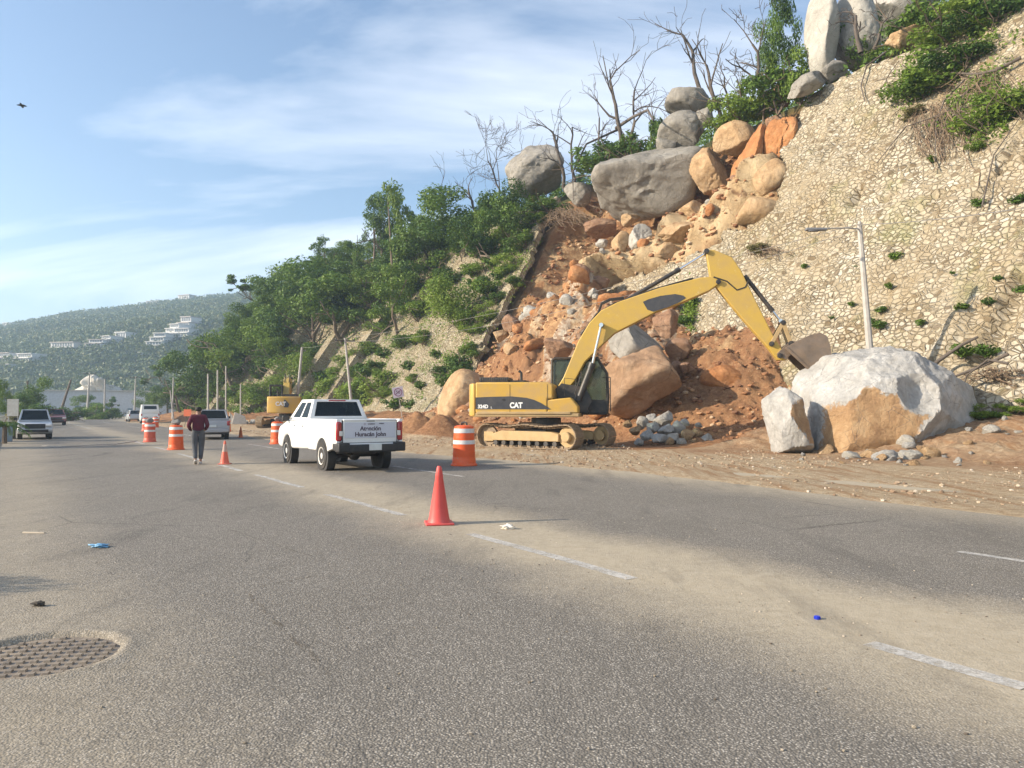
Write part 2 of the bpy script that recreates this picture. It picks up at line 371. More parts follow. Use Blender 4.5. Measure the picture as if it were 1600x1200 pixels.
# ---------------------------------------------------------------- masonry
def mat_masonry():
    t = NT('rubble_masonry'); uvn = t.n('ShaderNodeUVMap').outputs[0]
    wob = t.mix(.06, uvn, t.n('ShaderNodeTexNoise', {'Vector': uvn, 'Scale': 1.1, 'Detail': 3}).outputs[1])
    wob = t.mix(.022, wob, t.n('ShaderNodeTexNoise', {'Vector': uvn, 'Scale': 5.5, 'Detail': 4}).outputs[1])
    wob = t.map((1.0, 1.2, 1), vec=wob)
    sc = 3.9
    f1 = t.vor(sc, 'DISTANCE_TO_EDGE', wob); cellc = t.vor(sc, 'F1', wob, out=1); f0 = t.vor(sc, 'F1', wob, out=0)
    big = t.noise(.12, 6, .6, vec=uvn); med = t.noise(.7, 6, .65, vec=uvn); fine = t.noise(9, 5, .7, vec=uvn)
    st = t.ramp(t.sep(cellc)[0], [(0, (.30, .255, .18)), (.25, (.41, .365, .275)), (.6, (.49, .445, .345)), (.85, (.45, .425, .36)), (1, (.57, .54, .46))])
    st = t.mix(t.ramp(fine, [(.35, .28), (.65, 0)]), st, (.34, .26, .15))
    mort = t.mix(t.ramp(t.noise(.5, 6, .7, vec=uvn), [(.38, 0), (.62, 1)]), (.19, .15, .10), (.36, .305, .215))
    w = t.math('ADD', .012, t.math('MULTIPLY', t.ramp(t.noise(1.5, 5, .65, vec=uvn), [(.3, 0), (.7, 1)]), .17))
    e = t.math('MULTIPLY', t.math('DIVIDE', f1, w), .5, True)
    e = t.ramp(e, [(.22, 0), (.62, 1)])
    # mortar smeared over the stones here and there
    sm = t.ramp(t.noise(.33, 7, .7, vec=uvn), [(.44, 0), (.60, .85)])
    c = t.mix(e, mort, st); c = t.mix(t.math('MULTIPLY', sm, .72), c, t.mix(fine, (.38, .315, .215), (.53, .46, .34)))
    # a stone fallen out now and then
    hole = t.ramp(t.sep(cellc)[1], [(.93, 0), (.945, 1)]); hole = t.math('MULTIPLY', hole, e)
    c = t.mix(t.math('MULTIPLY', hole, .8), c, (.13, .09, .05))
    dr = t.ramp(t.noise(.22, 8, .75, vec=t.map((1.5, .5, 1), vec=uvn)), [(.46, 0), (.68, .7)]); c = t.mix(dr, c, (.30, .22, .12))
    ux = t.math('DIVIDE', t.math('SUBTRACT', t.sep(uvn)[0], 48.0), 14.0, True); c = t.mix(t.math('MULTIPLY', ux, t.ramp(t.noise(.35, 8, .75, vec=t.map(loc=(1, 5, 0), vec=uvn)), [(.42, 0), (.62, .7)])), c, t.mix(fine, (.17, .16, .09), (.33, .29, .19)))
    mo = t.ramp(t.noise(.3, 7, .75, vec=t.map((1, .7, 1), loc=(7, 3, 0), vec=uvn)), [(.54, 0), (.68, .6)]); c = t.mix(mo, c, (.23, .235, .10))
    dome = t.math('SUBTRACT', 1.0, t.math('MULTIPLY', f0, 1.2), True)
    h = t.math('ADD', t.math('MULTIPLY', e, t.math('ADD', .6, t.math('MULTIPLY', dome, .5))), t.math('MULTIPLY', fine, .22))
    h = t.math('ADD', h, t.math('MULTIPLY', t.sep(cellc)[2], .35)); h = t.math('SUBTRACT', h, t.math('MULTIPLY', hole, 1.6))
    h = t.mix(t.math('MULTIPLY', sm, .6), h, fine)
    return t.fin(c, .92, t.bump(h, .15, 1.0), spec=.12)
M_MAS = mat_masonry()
RIBS = [(85, 1.6, 1.4), (93, 1.5, 1.5), (101, 1.8, 1.5), (110, 1.6, 1.4)]      # buttresses: u, width, height above the face
GROOVE = [(wpix([(1598, 432), (1566, 500), (1530, 556)]), .42, .62), (wpix([(1500, 500), (1462, 560), (1435, 600)]), .45, -.35), (wpix([(1330, 320), (1342, 296)]), .22, .5),
          (wpix([(1360, 318), (1385, 312), (1405, 296)]), .18, .3), (wpix([(1600, 210), (1560, 270), (1520, 310)]), .10, .3), (wpix([(1520, 285), (1470, 300), (1430, 330)]), .1, .25), (wpix([(1270, 140), (1300, 120), (1330, 95)]), .5, .25),
          (wpix([(1290, 250), (1310, 210), (1340, 150)]), .35, .22)]
def wall_d(u, s):
    P = np.stack([u, s], -1)
    d = .26 * fbm(v3(u * .35, s * .35), 4, 31) + .09 * fbm(v3(u * 2.1, s * 2.1), 3, 33) + .10 * sst((fbm(v3(u * .8, s * .8), 3, 35) - .1) / .15)
    for pts, w, a in GROOVE:
        q = line_d(P, pts) + .12 * fbm(v3(u * 1.5, s * 1.5), 3, 41); d = d - a * np.exp(-np.abs(q / w) ** 4)
    return d
def wall_piece(name, u0, u1, step, cond, label, cat, s0=-2.6):
    ua = np.arange(u0, u1 + 1e-6, step); sa = np.arange(s0, LW + .9, step); U, S = np.meshgrid(ua, sa, indexing='ij')
    d = wall_d(U, S); nu, ns = U.shape
    top = LW + .1 + .7 * fbm(v3(U * .5, U * 0), 3, 51)
    sd = np.minimum(-poly_d(np.stack([U, S], -1), SL) + (.45 + .5 * (U > 48)) * fbm(v3(U * 1.0, S * 1.0), 3, 53) + .25 * fbm(v3(U * 5, S * 5), 2, 57), top - S)
    keepv = (sd > 0) & cond(U, S)
    kf = keepv[:-1, :-1] & keepv[1:, :-1] & keepv[1:, 1:] & keepv[:-1, 1:]
    F = gridfaces(nu, ns, kf); Vt = prof(U, S, d).reshape(-1, 3); Vb = prof(U, S, d - .55).reshape(-1, 3)
    # edge skirt so the broken edge shows the wall's thickness
    E = {}
    for q in F:
        for k in range(4):
            a, b = int(q[k]), int(q[(k + 1) % 4]); 
            if (b, a) in E: del E[(b, a)]
            else: E[(a, b)] = 1
    n = len(Vt); SK = np.array([(a, a + n, b + n, b) for a, b in E], np.int32)
    V = np.concatenate([Vt, Vb]); FF = np.concatenate([F, SK])
    used = np.unique(FF); mp_ = np.full(len(V), -1); mp_[used] = np.arange(len(used)); FF = mp_[FF]
    UVs = np.concatenate([np.stack([U, S], -1).reshape(-1, 2), np.stack([U + .3, S + .3], -1).reshape(-1, 2)])[used]
    me = mesh_np(name, V[used], FF); l = me.uv_layers.new(name='UVMap'); vi = np.zeros(len(me.loops), np.int32); me.loops.foreach_get('vertex_index', vi)
    l.data.foreach_set('uv', UVs[vi].astype(np.float32).ravel())
    me.set_sharp_from_angle(angle=R(50))
    return tag(link(name, me, M_MAS), label, cat)
USPLIT = 46.0
wall_piece('retaining_wall', -2, USPLIT, .2, lambda U, S: (U < USPLIT), 'tall sloping retaining wall of pale rubble stone to the right of the rockslide', 'retaining wall')
wl_ = wall_piece('retaining_wall', USPLIT, 112, .25, lambda U, S: (S < LW - 1.2 - 3 * sst((U - 75) / 30) + 1.0 * fbm(v3(U * .3, S * 0), 2, 61)), 'overgrown sloping stone retaining wall to the left of the rockslide', 'retaining wall')
def build_ribs():
    for k, (u, w, hgt) in enumerate(RIBS):
        b = MB(); n = 16; rings = []
        V = []; F = []; UVs = []
        S_ = np.linspace(-1, 15.5 - k * 1.2, n)
        for i, s in enumerate(S_):
            hh = hgt * (1 - .35 * i / n)
            ps = [(u - w / 2, -.4), (u - w / 2 + .1, hh), (u + w / 2 - .1, hh), (u + w / 2, -.4)]
            for (a, d) in ps: V.append(prof(a, s, d)); 
            UVs += [(u - w / 2 - hh, s), (u - w / 2, s), (u + w / 2, s), (u + w / 2 + hh, s)]
        for i in range(n - 1):
            for j in range(3): F.append((i * 4 + j, i * 4 + j + 1, i * 4 + 5 + j, i * 4 + 4 + j))
        F += [(3, 2, 1, 0), tuple(4 * (n - 1) + j for j in range(4))]
        me = mesh_np('buttress', V, F, False); l = me.uv_layers.new(name='UVMap'); vi = np.zeros(len(me.loops), np.int32); me.loops.foreach_get('vertex_index', vi)
        l.data.foreach_set('uv', np.array(UVs, np.float32)[vi].ravel())
        tag(link('buttress', me, M_MAS), ['stone buttress rib on the left wall, nearest to the slide', 'second stone buttress rib on the overgrown wall', 'third stone buttress rib half hidden by green bushes', 'farthest stone buttress rib behind the distant excavator'][k], 'buttress', 'stone ribs on the retaining wall')
build_ribs()

# ---------------------------------------------------------------- ground, road
def mat_ground():
    t = NT('ground'); n = t.noise(.05, 6); c = t.ramp(n, [(.35, (.07, .075, .03)), (.65, (.17, .14, .085))])
    return t.fin(c, .95, t.bump(t.noise(1.5, 6), .1))
ga = np.concatenate([np.linspace(-3000, -300, 8), np.linspace(-200, 400, 13), np.linspace(600, 4000, 8)])
GX, GY = np.meshgrid(ga, ga, indexing='ij'); gv = np.stack([GX, GY, np.zeros_like(GX) - .14], -1).reshape(-1, 3)
tag(link('ground', mesh_np('ground', gv, gridfaces(len(ga), len(ga))), mat_ground()), kind='structure')

def road_uv(t):
    """u along, v across the road, from object space"""
    p = t.sep(t.obj())
    u = t.math('ADD', t.math('MULTIPLY', p[0], float(D[0])), t.math('MULTIPLY', p[1], float(D[1])))
    v = t.math('ADD', t.math('MULTIPLY', p[0], float(NV[0])), t.math('MULTIPLY', p[1], float(NV[1])))
    return u, v
def band(t, v, c, w, soft):
    a = t.math('ABSOLUTE', t.math('SUBTRACT', v, c)); return t.math('DIVIDE', t.math('SUBTRACT', w + soft, a), soft, True)
def dustcol(t): return t.ramp(t.noise(7, 7, .75), [(.3, (.40, .335, .235)), (.7, (.50, .43, .32))])
def mat_asphalt():
    t = NT('worn_asphalt'); u, v = road_uv(t)
    big = t.noise(.35, 7, .65); st = t.noise(.5, 5, .6, vec=t.map((2.2, .35, 1), rot=(0, 0, -ROADROT)))
    ag = t.vor(76, out=0); agc = t.vor(76, out=1); ag2 = t.noise(140, 3, .8); mid = t.noise(28, 5, .75)
    stone = t.ramp(t.sep(agc)[0], [(0, (.065, .060, .055)), (.4, (.19, .175, .155)), (.75, (.40, .365, .32)), (1, (.74, .68, .59))])
    base = t.mix(t.ramp(ag, [(.25, 1), (.6, 0)]), (.03, .029, .028), stone)
    base = t.mix(.25, base, t.ramp(ag2, [(.3, (.10, .097, .093)), (.7, (.38, .36, .33))]))
    tone = t.ramp(t.math('ADD', t.math('MULTIPLY', big, .5), t.math('ADD', t.math('MULTIPLY', st, .3), t.math('MULTIPLY', t.noise(3.5, 5, .7), .2))), [(.36, .78), (.5, 1.0), (.64, 1.16)])
    base = t.mix(1.0, base, tone, 'MULTIPLY')
    wv = t.math('ADD', v, t.math('MULTIPLY', t.math('SUBTRACT', t.noise(.28, 5, .6), .5), 2.2))
    du = band(t, wv, 5.3, .45, 1.5)
    # dust lies thicker near the camera end and thins up the road
    du = t.math('MULTIPLY', du, t.math('ADD', .55, t.math('MULTIPLY', t.math('DIVIDE', t.math('SUBTRACT', 24, u), 26, True), .5)))
    d2 = t.math('MULTIPLY', band(t, wv, -.6, .8, 1.8), .5)
    d3 = t.math('MULTIPLY', t.math('DIVIDE', t.math('SUBTRACT', wv, 10.4), 3.4, True), 1.0)
    d4 = t.math('MULTIPLY', band(t, wv, 1.4, .3, 2.6), t.math('MULTIPLY', t.math('DIVIDE', t.math('SUBTRACT', 9, u), 9, True), .33))
    d = t.math('MAXIMUM', t.math('MAXIMUM', du, d2), t.math('MAXIMUM', d3, d4))
    d = t.math('MULTIPLY', d, t.math('ADD', .72, t.math('MULTIPLY', t.noise(1.4, 6, .7, vec=t.map((2, .6, 1), rot=(0, 0, -ROADROT))), .75)))
    # dust sits between the chippings: the stones' tops stay bare a little longer
    d = t.math('ADD', d, t.math('MULTIPLY', t.math('SUBTRACT', mid, .5), .9)); d = t.math('MULTIPLY', d, t.math('GREATER_THAN', d, .0))
    dk = t.ramp(d, [(.22, 0), (1.0, .88)])
    base = t.mix(.20, base, (.46, .40, .31))
    c = t.mix(dk, base, dustcol(t))
    # cracks and a patched seam
    ck = t.vor(.3, 'DISTANCE_TO_EDGE', vec=t.mix(.22, t.obj(), t.n('ShaderNodeTexNoise', {'Vector': t.obj(), 'Scale': .9, 'Detail': 8, 'Roughness': .7}).outputs[1]))
    ckm = t.math('MULTIPLY', t.ramp(ck, [(0, 1), (.006, 0)]), t.ramp(t.noise(.3, 3), [(.50, 0), (.62, .5)]))
    c = t.mix(ckm, c, (.03, .028, .026))
    oil = t.ramp(t.noise(.8, 6, .7, vec=t.map((1.5, .3, 1), rot=(0, 0, -ROADROT), loc=(3, 9, 0))), [(.54, 0), (.70, .38)]); c = t.mix(oil, c, (.07, .065, .06))
    h = t.math('ADD', t.math('MULTIPLY', t.math('SUBTRACT', 1.0, ag), .7), t.math('ADD', t.math('MULTIPLY', mid, .8), t.math('MULTIPLY', ckm, -2.0)))
    h = t.mix(t.math('MULTIPLY', dk, .7), h, t.noise(30, 3))
    return t.fin(c, .85, t.bump(h, .011, .65), spec=.2)
M_ASPH = mat_asphalt()
HOLE = atG(62, 1027); HU, HV = uv(HOLE)              # the sunken grating at the near left
def road_z(u, v):
    z = .0 + .012 * fbm(v3(u * .3, v * .5), 3, 71)
    q = np.hypot((u - HU) / .47, (v - HV) / .47) + .03 * fbm(v3(u * 6, v * 6), 2, 77); lip = .012 * np.exp(-((q - 1.12) / .12) ** 2)
    return z + np.where(u < 30, lip - .060 * sst((1.02 - q) / .06), 0)
def road():
    ua = np.concatenate([np.arange(-14, 2.9, .7), np.arange(2.9, 7.2, .045), np.arange(7.2, 40, .7), np.arange(40, 300, 3)])
    va = np.concatenate([np.arange(-2.6, -.3, .3), np.arange(-.3, 2.2, .045), np.arange(2.2, 16, .6)])
    U, V = np.meshgrid(ua, va, indexing='ij'); Z = road_z(U, V) + .012; V2 = V + off(U); x, y = xy(U, V2)
    me = mesh_np('road', np.stack([x, y, Z], -1).reshape(-1, 3), gridfaces(len(ua), len(va)))
    tag(link('road', me, M_ASPH), kind='structure')
road()
def mat_paint():
    t = NT('road_paint'); n = t.noise(26, 6, .8); m = t.noise(2.2, 6, .7)
    c = t.ramp(m, [(.3, (.50, .48, .44)), (.7, (.66, .65, .62))]); c = t.mix(t.ramp(m, [(.45, 0), (.7, .5)]), c, (.45, .37, .26))
    t.fin(c, .75, t.bump(t.noise(60, 3), .004)); a = t.ramp(t.math('ADD', t.math('MULTIPLY', n, .55), t.math('MULTIPLY', m, .55)), [(.40, 0), (.62, .95)])
    t.set(t.p.inputs['Alpha'], a); return t.m
M_PAINT = mat_paint()
def stripe(u0, u1, v0, w=.13):
    n = max(2, int((u1 - u0) / .5)); ua = np.linspace(u0, u1, n + 1); U, V = np.meshgrid(ua, np.array([-w / 2, w / 2]), indexing='ij')
    vv = V + v0 + off(U) + .012 * np.sin(U * 2.1); x, y = xy(U, vv); Z = road_z(U, vv) + .0165 + .0
    tag(link('lane_marking', mesh_np('lane_marking', np.stack([x, y, Z], -1).reshape(-1, 3), gridfaces(n + 1, 2)), M_PAINT), kind='structure')
def uG(px, py): return uv(atG(px, py))[0]
for a, b in (((1592, 1083), (1345, 1012)), ((985, 907), (735, 836)), ((645, 806), (520, 773)), ((484, 762), (412, 742)), ((384, 736), (350, 727)), ((330, 720), (290, 709)), ((268, 704), (248, 699)), ((232, 694), (218, 690))):
    stripe(uG(*a), uG(*b), 4.88, .15)
for a, b in (((1700, 895), (1505, 862)), ((733, 745), (608, 729)), ((432, 703), (372, 695)), ((300, 682), (262, 677)), ((206, 669), (185, 666)), ((172, 662), (157, 659.5))):
    stripe(uG(*a), uG(*b), 8.88, .12)
stripe(72, 160, 5.0, .15)

def mat_crack():
    t = NT('road_crack'); c = t.mix(t.noise(20, 4), (.10, .088, .074), (.25, .205, .15)); t.fin(c, .95, t.bump(t.noise(60, 4), .01))
    t.set(t.p.inputs['Alpha'], t.ramp(t.math('ADD', t.math('MULTIPLY', t.noise(38, 5, .8), .7), t.math('MULTIPLY', t.noise(3, 4), .4)), [(.52, 0), (.66, .75)])); return t.m
M_CRK = mat_crack()
def crack(pix, w, seed):
    P = np.array([atG(*q)[:2] for q in pix]); n = 90; tt = np.linspace(0, len(P) - 1, n); C_ = np.stack([np.interp(tt, range(len(P)), P[:, k]) for k in (0, 1)], -1)
    q = v3(tt * 3.1, tt * 0 + seed); C_[:, 0] += .05 * fbm(q, 5, seed, .7); C_[:, 1] += .05 * fbm(q + 40, 5, seed, .7); T_ = np.gradient(C_, axis=0); T_ /= np.linalg.norm(T_, axis=1)[:, None] + 1e-9; N_ = np.stack([-T_[:, 1], T_[:, 0]], -1)
    ww = w * (.6 + .8 * np.abs(fbm(q * 2.3, 3, seed + 5))) * np.minimum(1, np.minimum(tt, len(P) - 1 - tt) * 3 + .15); V = []
    for s in (-1, 1):
        e = C_ + N_ * (s * ww)[:, None]; u = e @ D; v = e @ NV; V.append(np.column_stack([e, road_z(u, v) + .0158]))
    tag(link('road_crack', mesh_np('road_crack', np.stack(V, 1).reshape(-1, 3), gridfaces(n, 2)), M_CRK), kind='structure')
crack([(500, 902), (420, 915), (390, 930), (410, 955), (450, 992), (490, 1030), (515, 1062)], .026, 3); crack([(330, 820), (420, 850), (520, 880)], .014, 9)
# ---------------------------------------------------------------- roadside dirt with its mounds
MOUNDS = [  # pixel foot x,y on flat ground, height, radius along u, radius along v
    (1000, 690, 1.5, 2.2, 1.7), (1060, 680, 1.7, 2.2, 1.9), (1110, 678, 1.9, 2.6, 2.0), (1180, 684, 1.7, 2.4, 2.0), (1225, 688, 1.6, 2.0, 2.0), (1570, 696, 1.2, 3.0, 1.5), (955, 680, 1.3, 2.0, 1.6),
    (652, 682, 1.15, 1.6, 1.3), (690, 684, 1.2, 1.2, 1.2), (722, 680, .8, 1.5, 1.3), (800, 678, 1.5, 2.6, 2.0), (860, 676, 1.8, 3, 2.5), (905, 676, 2.0, 3, 2.5), (1150, 668, 2.2, 3, 2.4), (1080, 668, 2.4, 3, 2.4), (1010, 668, 2.2, 3, 2.4), (288, 661, .9, 2.5, 1.2), (320, 662, .6, 3, 1.2)]
MO = [(*uv(atG(px, py)), h, a, b) for px, py, h, a, b in MOUNDS]
def dirt_z(u, v, full=False):
    u = np.asarray(u, float); v = np.asarray(v, float); vv = v - off(u)
    edge = 12.7 + .9 * fbm(v3(u * .16, u * 0), 3, 81) - 1.3 * sst((u - 22) / 14) + 1.0 * sst((6 - u) / 8)
    e = vv - edge; z = -.05 + .10 * sst((e + .6) / 1.4) + .012 * fbm(v3(u * 2.2, v * 2.2), 4, 83)
    rut = np.exp(-((vv - 15.2) / .35) ** 2) + np.exp(-((vv - 17.4) / .35) ** 2); z = z + sst(e / 1.0) * (-.03 * rut + .05 * fbm(v3(u * .8, v * .8), 4, 85))
    ft = foot(u); z = z + (1.25 * sst((v - ft + 7) / 7.5)) * 1.0
    fan = sst((v - ft + 8.5) / 12.5) * np.exp(-np.abs((u - 42) / 10.0) ** 3.2); z = z + 6.8 * fan
    sp = sst((v - ft + 4.5) / 7.0) * np.exp(-((u - 28.0) / 4.2) ** 2); z = z + 3.6 * sp
    m = 0
    for mu, mv, h, a, b in MO: m = np.maximum(m, h * np.exp(-((u - mu) / a) ** 2 - ((v - mv) / b) ** 2))
    wu = u + .2 * fbm(v3(u * 1.3, v * 1.3), 3, 171); ez = 0
    for sp_, se, de in ((3.2, 111, .5), (1.5, 112, .5), (.7, 113, .4)):
        e_, t_ = embed(wu, v, sp_, se, de, (-.1, .5), (.2, .42), 1.3); ez = np.maximum(ez, np.clip(e_, 0, 9))
    ez = ez * sst((fan - .08) / .3 + sp * .5)
    z = z + m + ez; rough = np.clip(m * .75 + 1.3 * fan + .9 * sp + .6 * sst((v - ft + 8) / 4), 0, 1.2)
    z = z + rough * (.34 * fbm(v3(u * .8, v * .8), 5, 87, .6) + .22 * (1 - 2 * np.abs(fbm(v3(u * 2.2, v * 2.2), 3, 89))))
    return (z, ez) if full else z
def dirt():
    ua = np.concatenate([np.arange(-12, 10, .5), np.arange(10, 62, .13), np.arange(62, 100, .5), np.arange(100, 290, 2.5)])
    va = np.concatenate([np.arange(10.6, 15, .2), np.arange(15, 36.5, .13)])
    U, V0 = np.meshgrid(ua, va, indexing='ij'); V = 10.6 + (V0 - 10.6) * (foot(U) - off(U) + 6 - 10.6) / 25.9 + off(U)
    Z, EZ = dirt_z(U, V, True); x, y = xy(U, V)
    me = mesh_np('dirt_verge', np.stack([x, y, Z], -1).reshape(-1, 3), gridfaces(len(ua), len(va)))
    ft = foot(U); attr(me, 'red', np.clip(sst((V - ft + 12) / 4) + 1.3 * sst(Z / .5), 0, 1) * np.where(U < 22, .55, 1.0)); attr(me, 'rock', EZ > .03); attr(me, 'tone', embed(U + .2 * fbm(v3(U * 1.3, V * 1.3), 3, 171), V, 1.5, 112, .5, (-.1, .5), (.2, .42), 1.3)[1]); me.set_sharp_from_angle(angle=R(45))
    t = NT('roadside_dirt'); n = t.noise(.45, 8, .68, dist=.4); f = t.noise(5, 7, .75); g = t.vor(22, out=1); gd = t.vor(22)
    pale = t.ramp(f, [(.28, (.27, .185, .11)), (.5, (.43, .33, .215)), (.72, (.56, .47, .34))])
    stn = t.ramp(t.sep(g)[0], [(0, (.22, .17, .12)), (.6, (.48, .41, .31)), (1, (.72, .68, .6))])
    pale = t.mix(t.math('MULTIPLY', t.ramp(gd, [(.22, 1), (.42, 0)]), t.ramp(n, [(.42, 0), (.58, .8)])), pale, stn)
    trk = t.ramp(t.noise(1.3, 6, .7, vec=t.map((2.6, .16, 1), rot=(0, 0, -ROADROT))), [(.50, 0), (.62, .75)]); pale = t.mix(trk, pale, (.30, .17, .085))
    red = t.ramp(f, [(.25, (.12, .055, .03)), (.5, (.26, .135, .07)), (.75, (.42, .26, .14))]); red = t.mix(t.ramp(n, [(.3, .5), (.6, 0)]), red, (.38, .22, .11))
    c = t.mix(t.ramp(t.math('ADD', t.at('red'), t.math('MULTIPLY', t.math('SUBTRACT', n, .5), .9)), [(.35, 0), (.75, 1)]), pale, red); c = rock_layer(t, c)
    h = t.math('ADD', t.math('MULTIPLY', t.noise(3, 9, .75), 1), t.math('MULTIPLY', t.noise(18, 4, .7), .35))
    tag(link('dirt_verge', me, t.fin(c, .95, t.bump(h, .12, 1.0), spec=.1)), kind='structure')
dirt()
# ---------------------------------------------------------------- left verge: kerb and scrubby ground
def left():
    b = MB()
    for k in range(14):
        u = 26 + k * 3.0; x, y = xy(u, -.95 - .02 * k); b.box((x, y, .07), (.22, 2.97, .2), Matrix.Rotation(ROADROT, 3, 'Z'))
    tag(b.build('kerb', simple('kerb_concrete', (.42, .41, .39), .85, dirt=(.25, .2, .15)), bevel=.02), 'weathered concrete kerb along the left edge of the road', 'kerb', kind='structure')
left()

# ---------------------------------------------------------------- far hill
SKY = [(-400, 545), (-200, 530), (-60, 515), (0, 511), (60, 501), (120, 489), (190, 481), (240, 474), (300, 466), (380, 458), (470, 440), (560, 430), (700, 430), (900, 440)]
def far_z(X, Y):
    px = 800 + 1200 * X / np.maximum(Y, 1); py = np.interp(px, [a for a, b in SKY], [b for a, b in SKY])
    rz = 1.6 + (636 - py) / 1200 * 680
    k = np.clip((Y - 255) / 425, 0, 1); sh = .25 * sst(k * 1.6) + .75 * k ** 1.15
    z = rz * sh * np.where(Y > 680, 1 - .35 * sst((Y - 680) / 400), 1)
    return z + (9 * fbm(v3(X * .012, Y * .012), 4, 91)) * sst(k * 3) * (1 - .85 * sst((k - .8) / .2)) - 3 * (1 - sst(k * 8))
def farhill():
    xa = np.arange(-900, 500, 10.); ya = np.arange(240, 1100, 10.); X, Y = np.meshgrid(xa, ya, indexing='ij')
    me = mesh_np('far_hill', np.stack([X, Y, far_z(X, Y)], -1).reshape(-1, 3), gridfaces(len(xa), len(ya)))
    t = NT('far_hill'); tag(link('far_hill', me, t.fin(t.ramp(t.noise(.03, 6), [(.35, (.03, .045, .016)), (.7, (.09, .085, .04))]), .95)), kind='structure')
farhill()
def far_hit(px, py):
    r = ray(px, py); Y = np.arange(245, 700, 1.0); P = CAM + r[None] * Y[:, None]; ok = P[:, 2] < far_z(P[:, 0], P[:, 1]); return P[int(np.argmax(ok))]
# ================================================================= ROCKS
_ico = {}
def ico(sub):
    if sub not in _ico:
        b = bmesh.new(); bmesh.ops.create_icosphere(b, subdivisions=sub, radius=1)
        V = np.array([v.co[:] for v in b.verts]); F = np.array([[v.index for v in f.verts] for f in b.faces]); b.free()
        _ico[sub] = (V / np.linalg.norm(V, axis=1)[:, None], F)
    return _ico[sub]
def rock_np(seed, sub=4, planes=10, hmin=.56, k=42, noise=.075, fn=1.3):
    rg = np.random.RandomState(seed); d, F = ico(sub)
    n = rg.normal(size=(planes, 3)); n /= np.linalg.norm(n, axis=1)[:, None]; h = rg.uniform(hmin, 1, planes)
    q = d @ n.T; r = np.where(q > .08, h / np.maximum(q, .08), 9); r = np.minimum(r, 3)
    r = -np.log(np.exp(-k * r).sum(1) + np.exp(-k * 1.22)) / k
    r = r * (1 + noise * 1.6 * fbm(d * fn + seed, 3, seed) + noise * .45 * fbm(d * fn * 5 + seed, 4, seed + 7, .6))
    w_ = d + .18 * np.stack([fbm(d * 2 + q_ + seed, 2, seed + 31) for q_ in (0, 4, 8)], -1)
    r = r * (1 + noise * .55 * (.5 - np.abs(fbm(w_ * 2.6 + seed, 4, seed + 17, .55)) * 2)) - noise * .5 * sst((fbm(w_ * 1.7 - seed, 3, seed + 23) - .12) / .08)
    V = d * r[:, None]; V -= (V.max(0) + V.min(0)) / 2; V /= (V.max(0) - V.min(0)) / 2
    return V, F
GREY = [(.21, .195, .17), (.31, .29, .255), (.42, .395, .35)]
TANC = [(.34, .21, .11), (.50, .345, .195), (.60, .46, .30)]
ORG = [(.32, .13, .05), (.47, .22, .09), (.56, .33, .17)]
BRN = [(.22, .12, .075), (.33, .20, .125), (.42, .29, .20)]
WHT = [(.36, .35, .33), (.50, .49, .465), (.62, .61, .585)]
M_GREY = mat_rock('weathered_granite', GREY, .6, stainamt=.6); M_TAN = mat_rock('tan_rock', TANC, .8, stain=(.2, .1, .05)); M_ORG = mat_rock('orange_rock', ORG, .7, stain=(.16, .06, .03))
M_BRN = mat_rock('brown_rock', BRN, .8, stain=(.09, .05, .035)); M_PALE = mat_rock('pale_granite', [(.36, .34, .30), (.46, .44, .395), (.56, .54, .49)], .6, stain=(.14, .12, .10), stainamt=.4)
M_WHT = mat_rock('broken_white_granite', WHT, 1.2, stain=(.30, .28, .25), stainamt=.5, tan=[(.27, .16, .085), (.42, .27, .145), (.52, .37, .22)])
def boulder(name, px, py, w, h, Y, mat, label, seed=1, dep=None, sub=5, rz=0, group=None, cat='boulder', **k):
    """centre on the ray through (px,py) at distance Y; w, h are the size seen, turned into metres"""
    V, F = rock_np(seed, sub, **k); sx, sz = w * Y / 2400, h * Y / 2400; sy = dep or (sx * .8 + .2 * sz)
    V = V * np.array([sx, sy, sz]); c = atY(px, py, Y)
    if rz:
        a = R(rz); V = np.stack([V[:, 0] * math.cos(a) + V[:, 2] * math.sin(a), V[:, 1], -V[:, 0] * math.sin(a) + V[:, 2] * math.cos(a)], -1)
    me = mesh_np(name, V, F); me.set_sharp_from_angle(angle=R(38)); o = link(name, me, mat); o.location = c.tolist(); return tag(o, label, cat, group)
def Yw(px, py, push=.6): 
    r = ray(px, py); k = r[0] * CH + SH; return 48.6 / (TA * k - r[2]) + push
def Yh(px, py, push=.5): return float(on_hill(px, py)[1]) + push
B = boulder
B('boulder', 834, 266, 92, 82, Yh(834, 292, 1), M_GREY, 'round grey boulder on the skyline beneath the bare trees, left of the slide', 3, planes=11, k=18, noise=.07)
B('boulder', 903, 305, 44, 40, Yh(903, 300, 1), M_GREY, 'small grey boulder tucked left of the huge overhanging boulder', 5)
B('boulder', 1014, 290, 182, 112, Yw(1020, 330, 3.0), M_GREY, 'huge elongated grey boulder overhanging the middle of the slide', 11, dep=4.0, rz=-9, planes=11, hmin=.66, k=16, noise=.07)
B('boulder', 1108, 268, 66, 74, Yw(1108, 300, 3.6), M_TAN, 'pale brown boulder joined to the right end of the huge grey one', 12)
B('boulder', 1077, 163, 82, 56, 60.5, M_GREY, 'grey boulder topping the stacked pair on the skyline', 21, planes=10, noise=.05, hmin=.66)
B('boulder', 1063, 206, 72, 60, 59.5, M_GREY, 'grey block under the top boulder of the stacked pair', 24, planes=10, noise=.05, hmin=.66)
B('boulder', 1101, 186, 26, 40, 58.2, M_GREY, 'thin upright grey slab leaning beside the stacked pair', 27, sub=4)
B('boulder', 1040, 232, 34, 34, 59.5, M_GREY, 'small grey foot stone under the stacked pair', 29, sub=4)
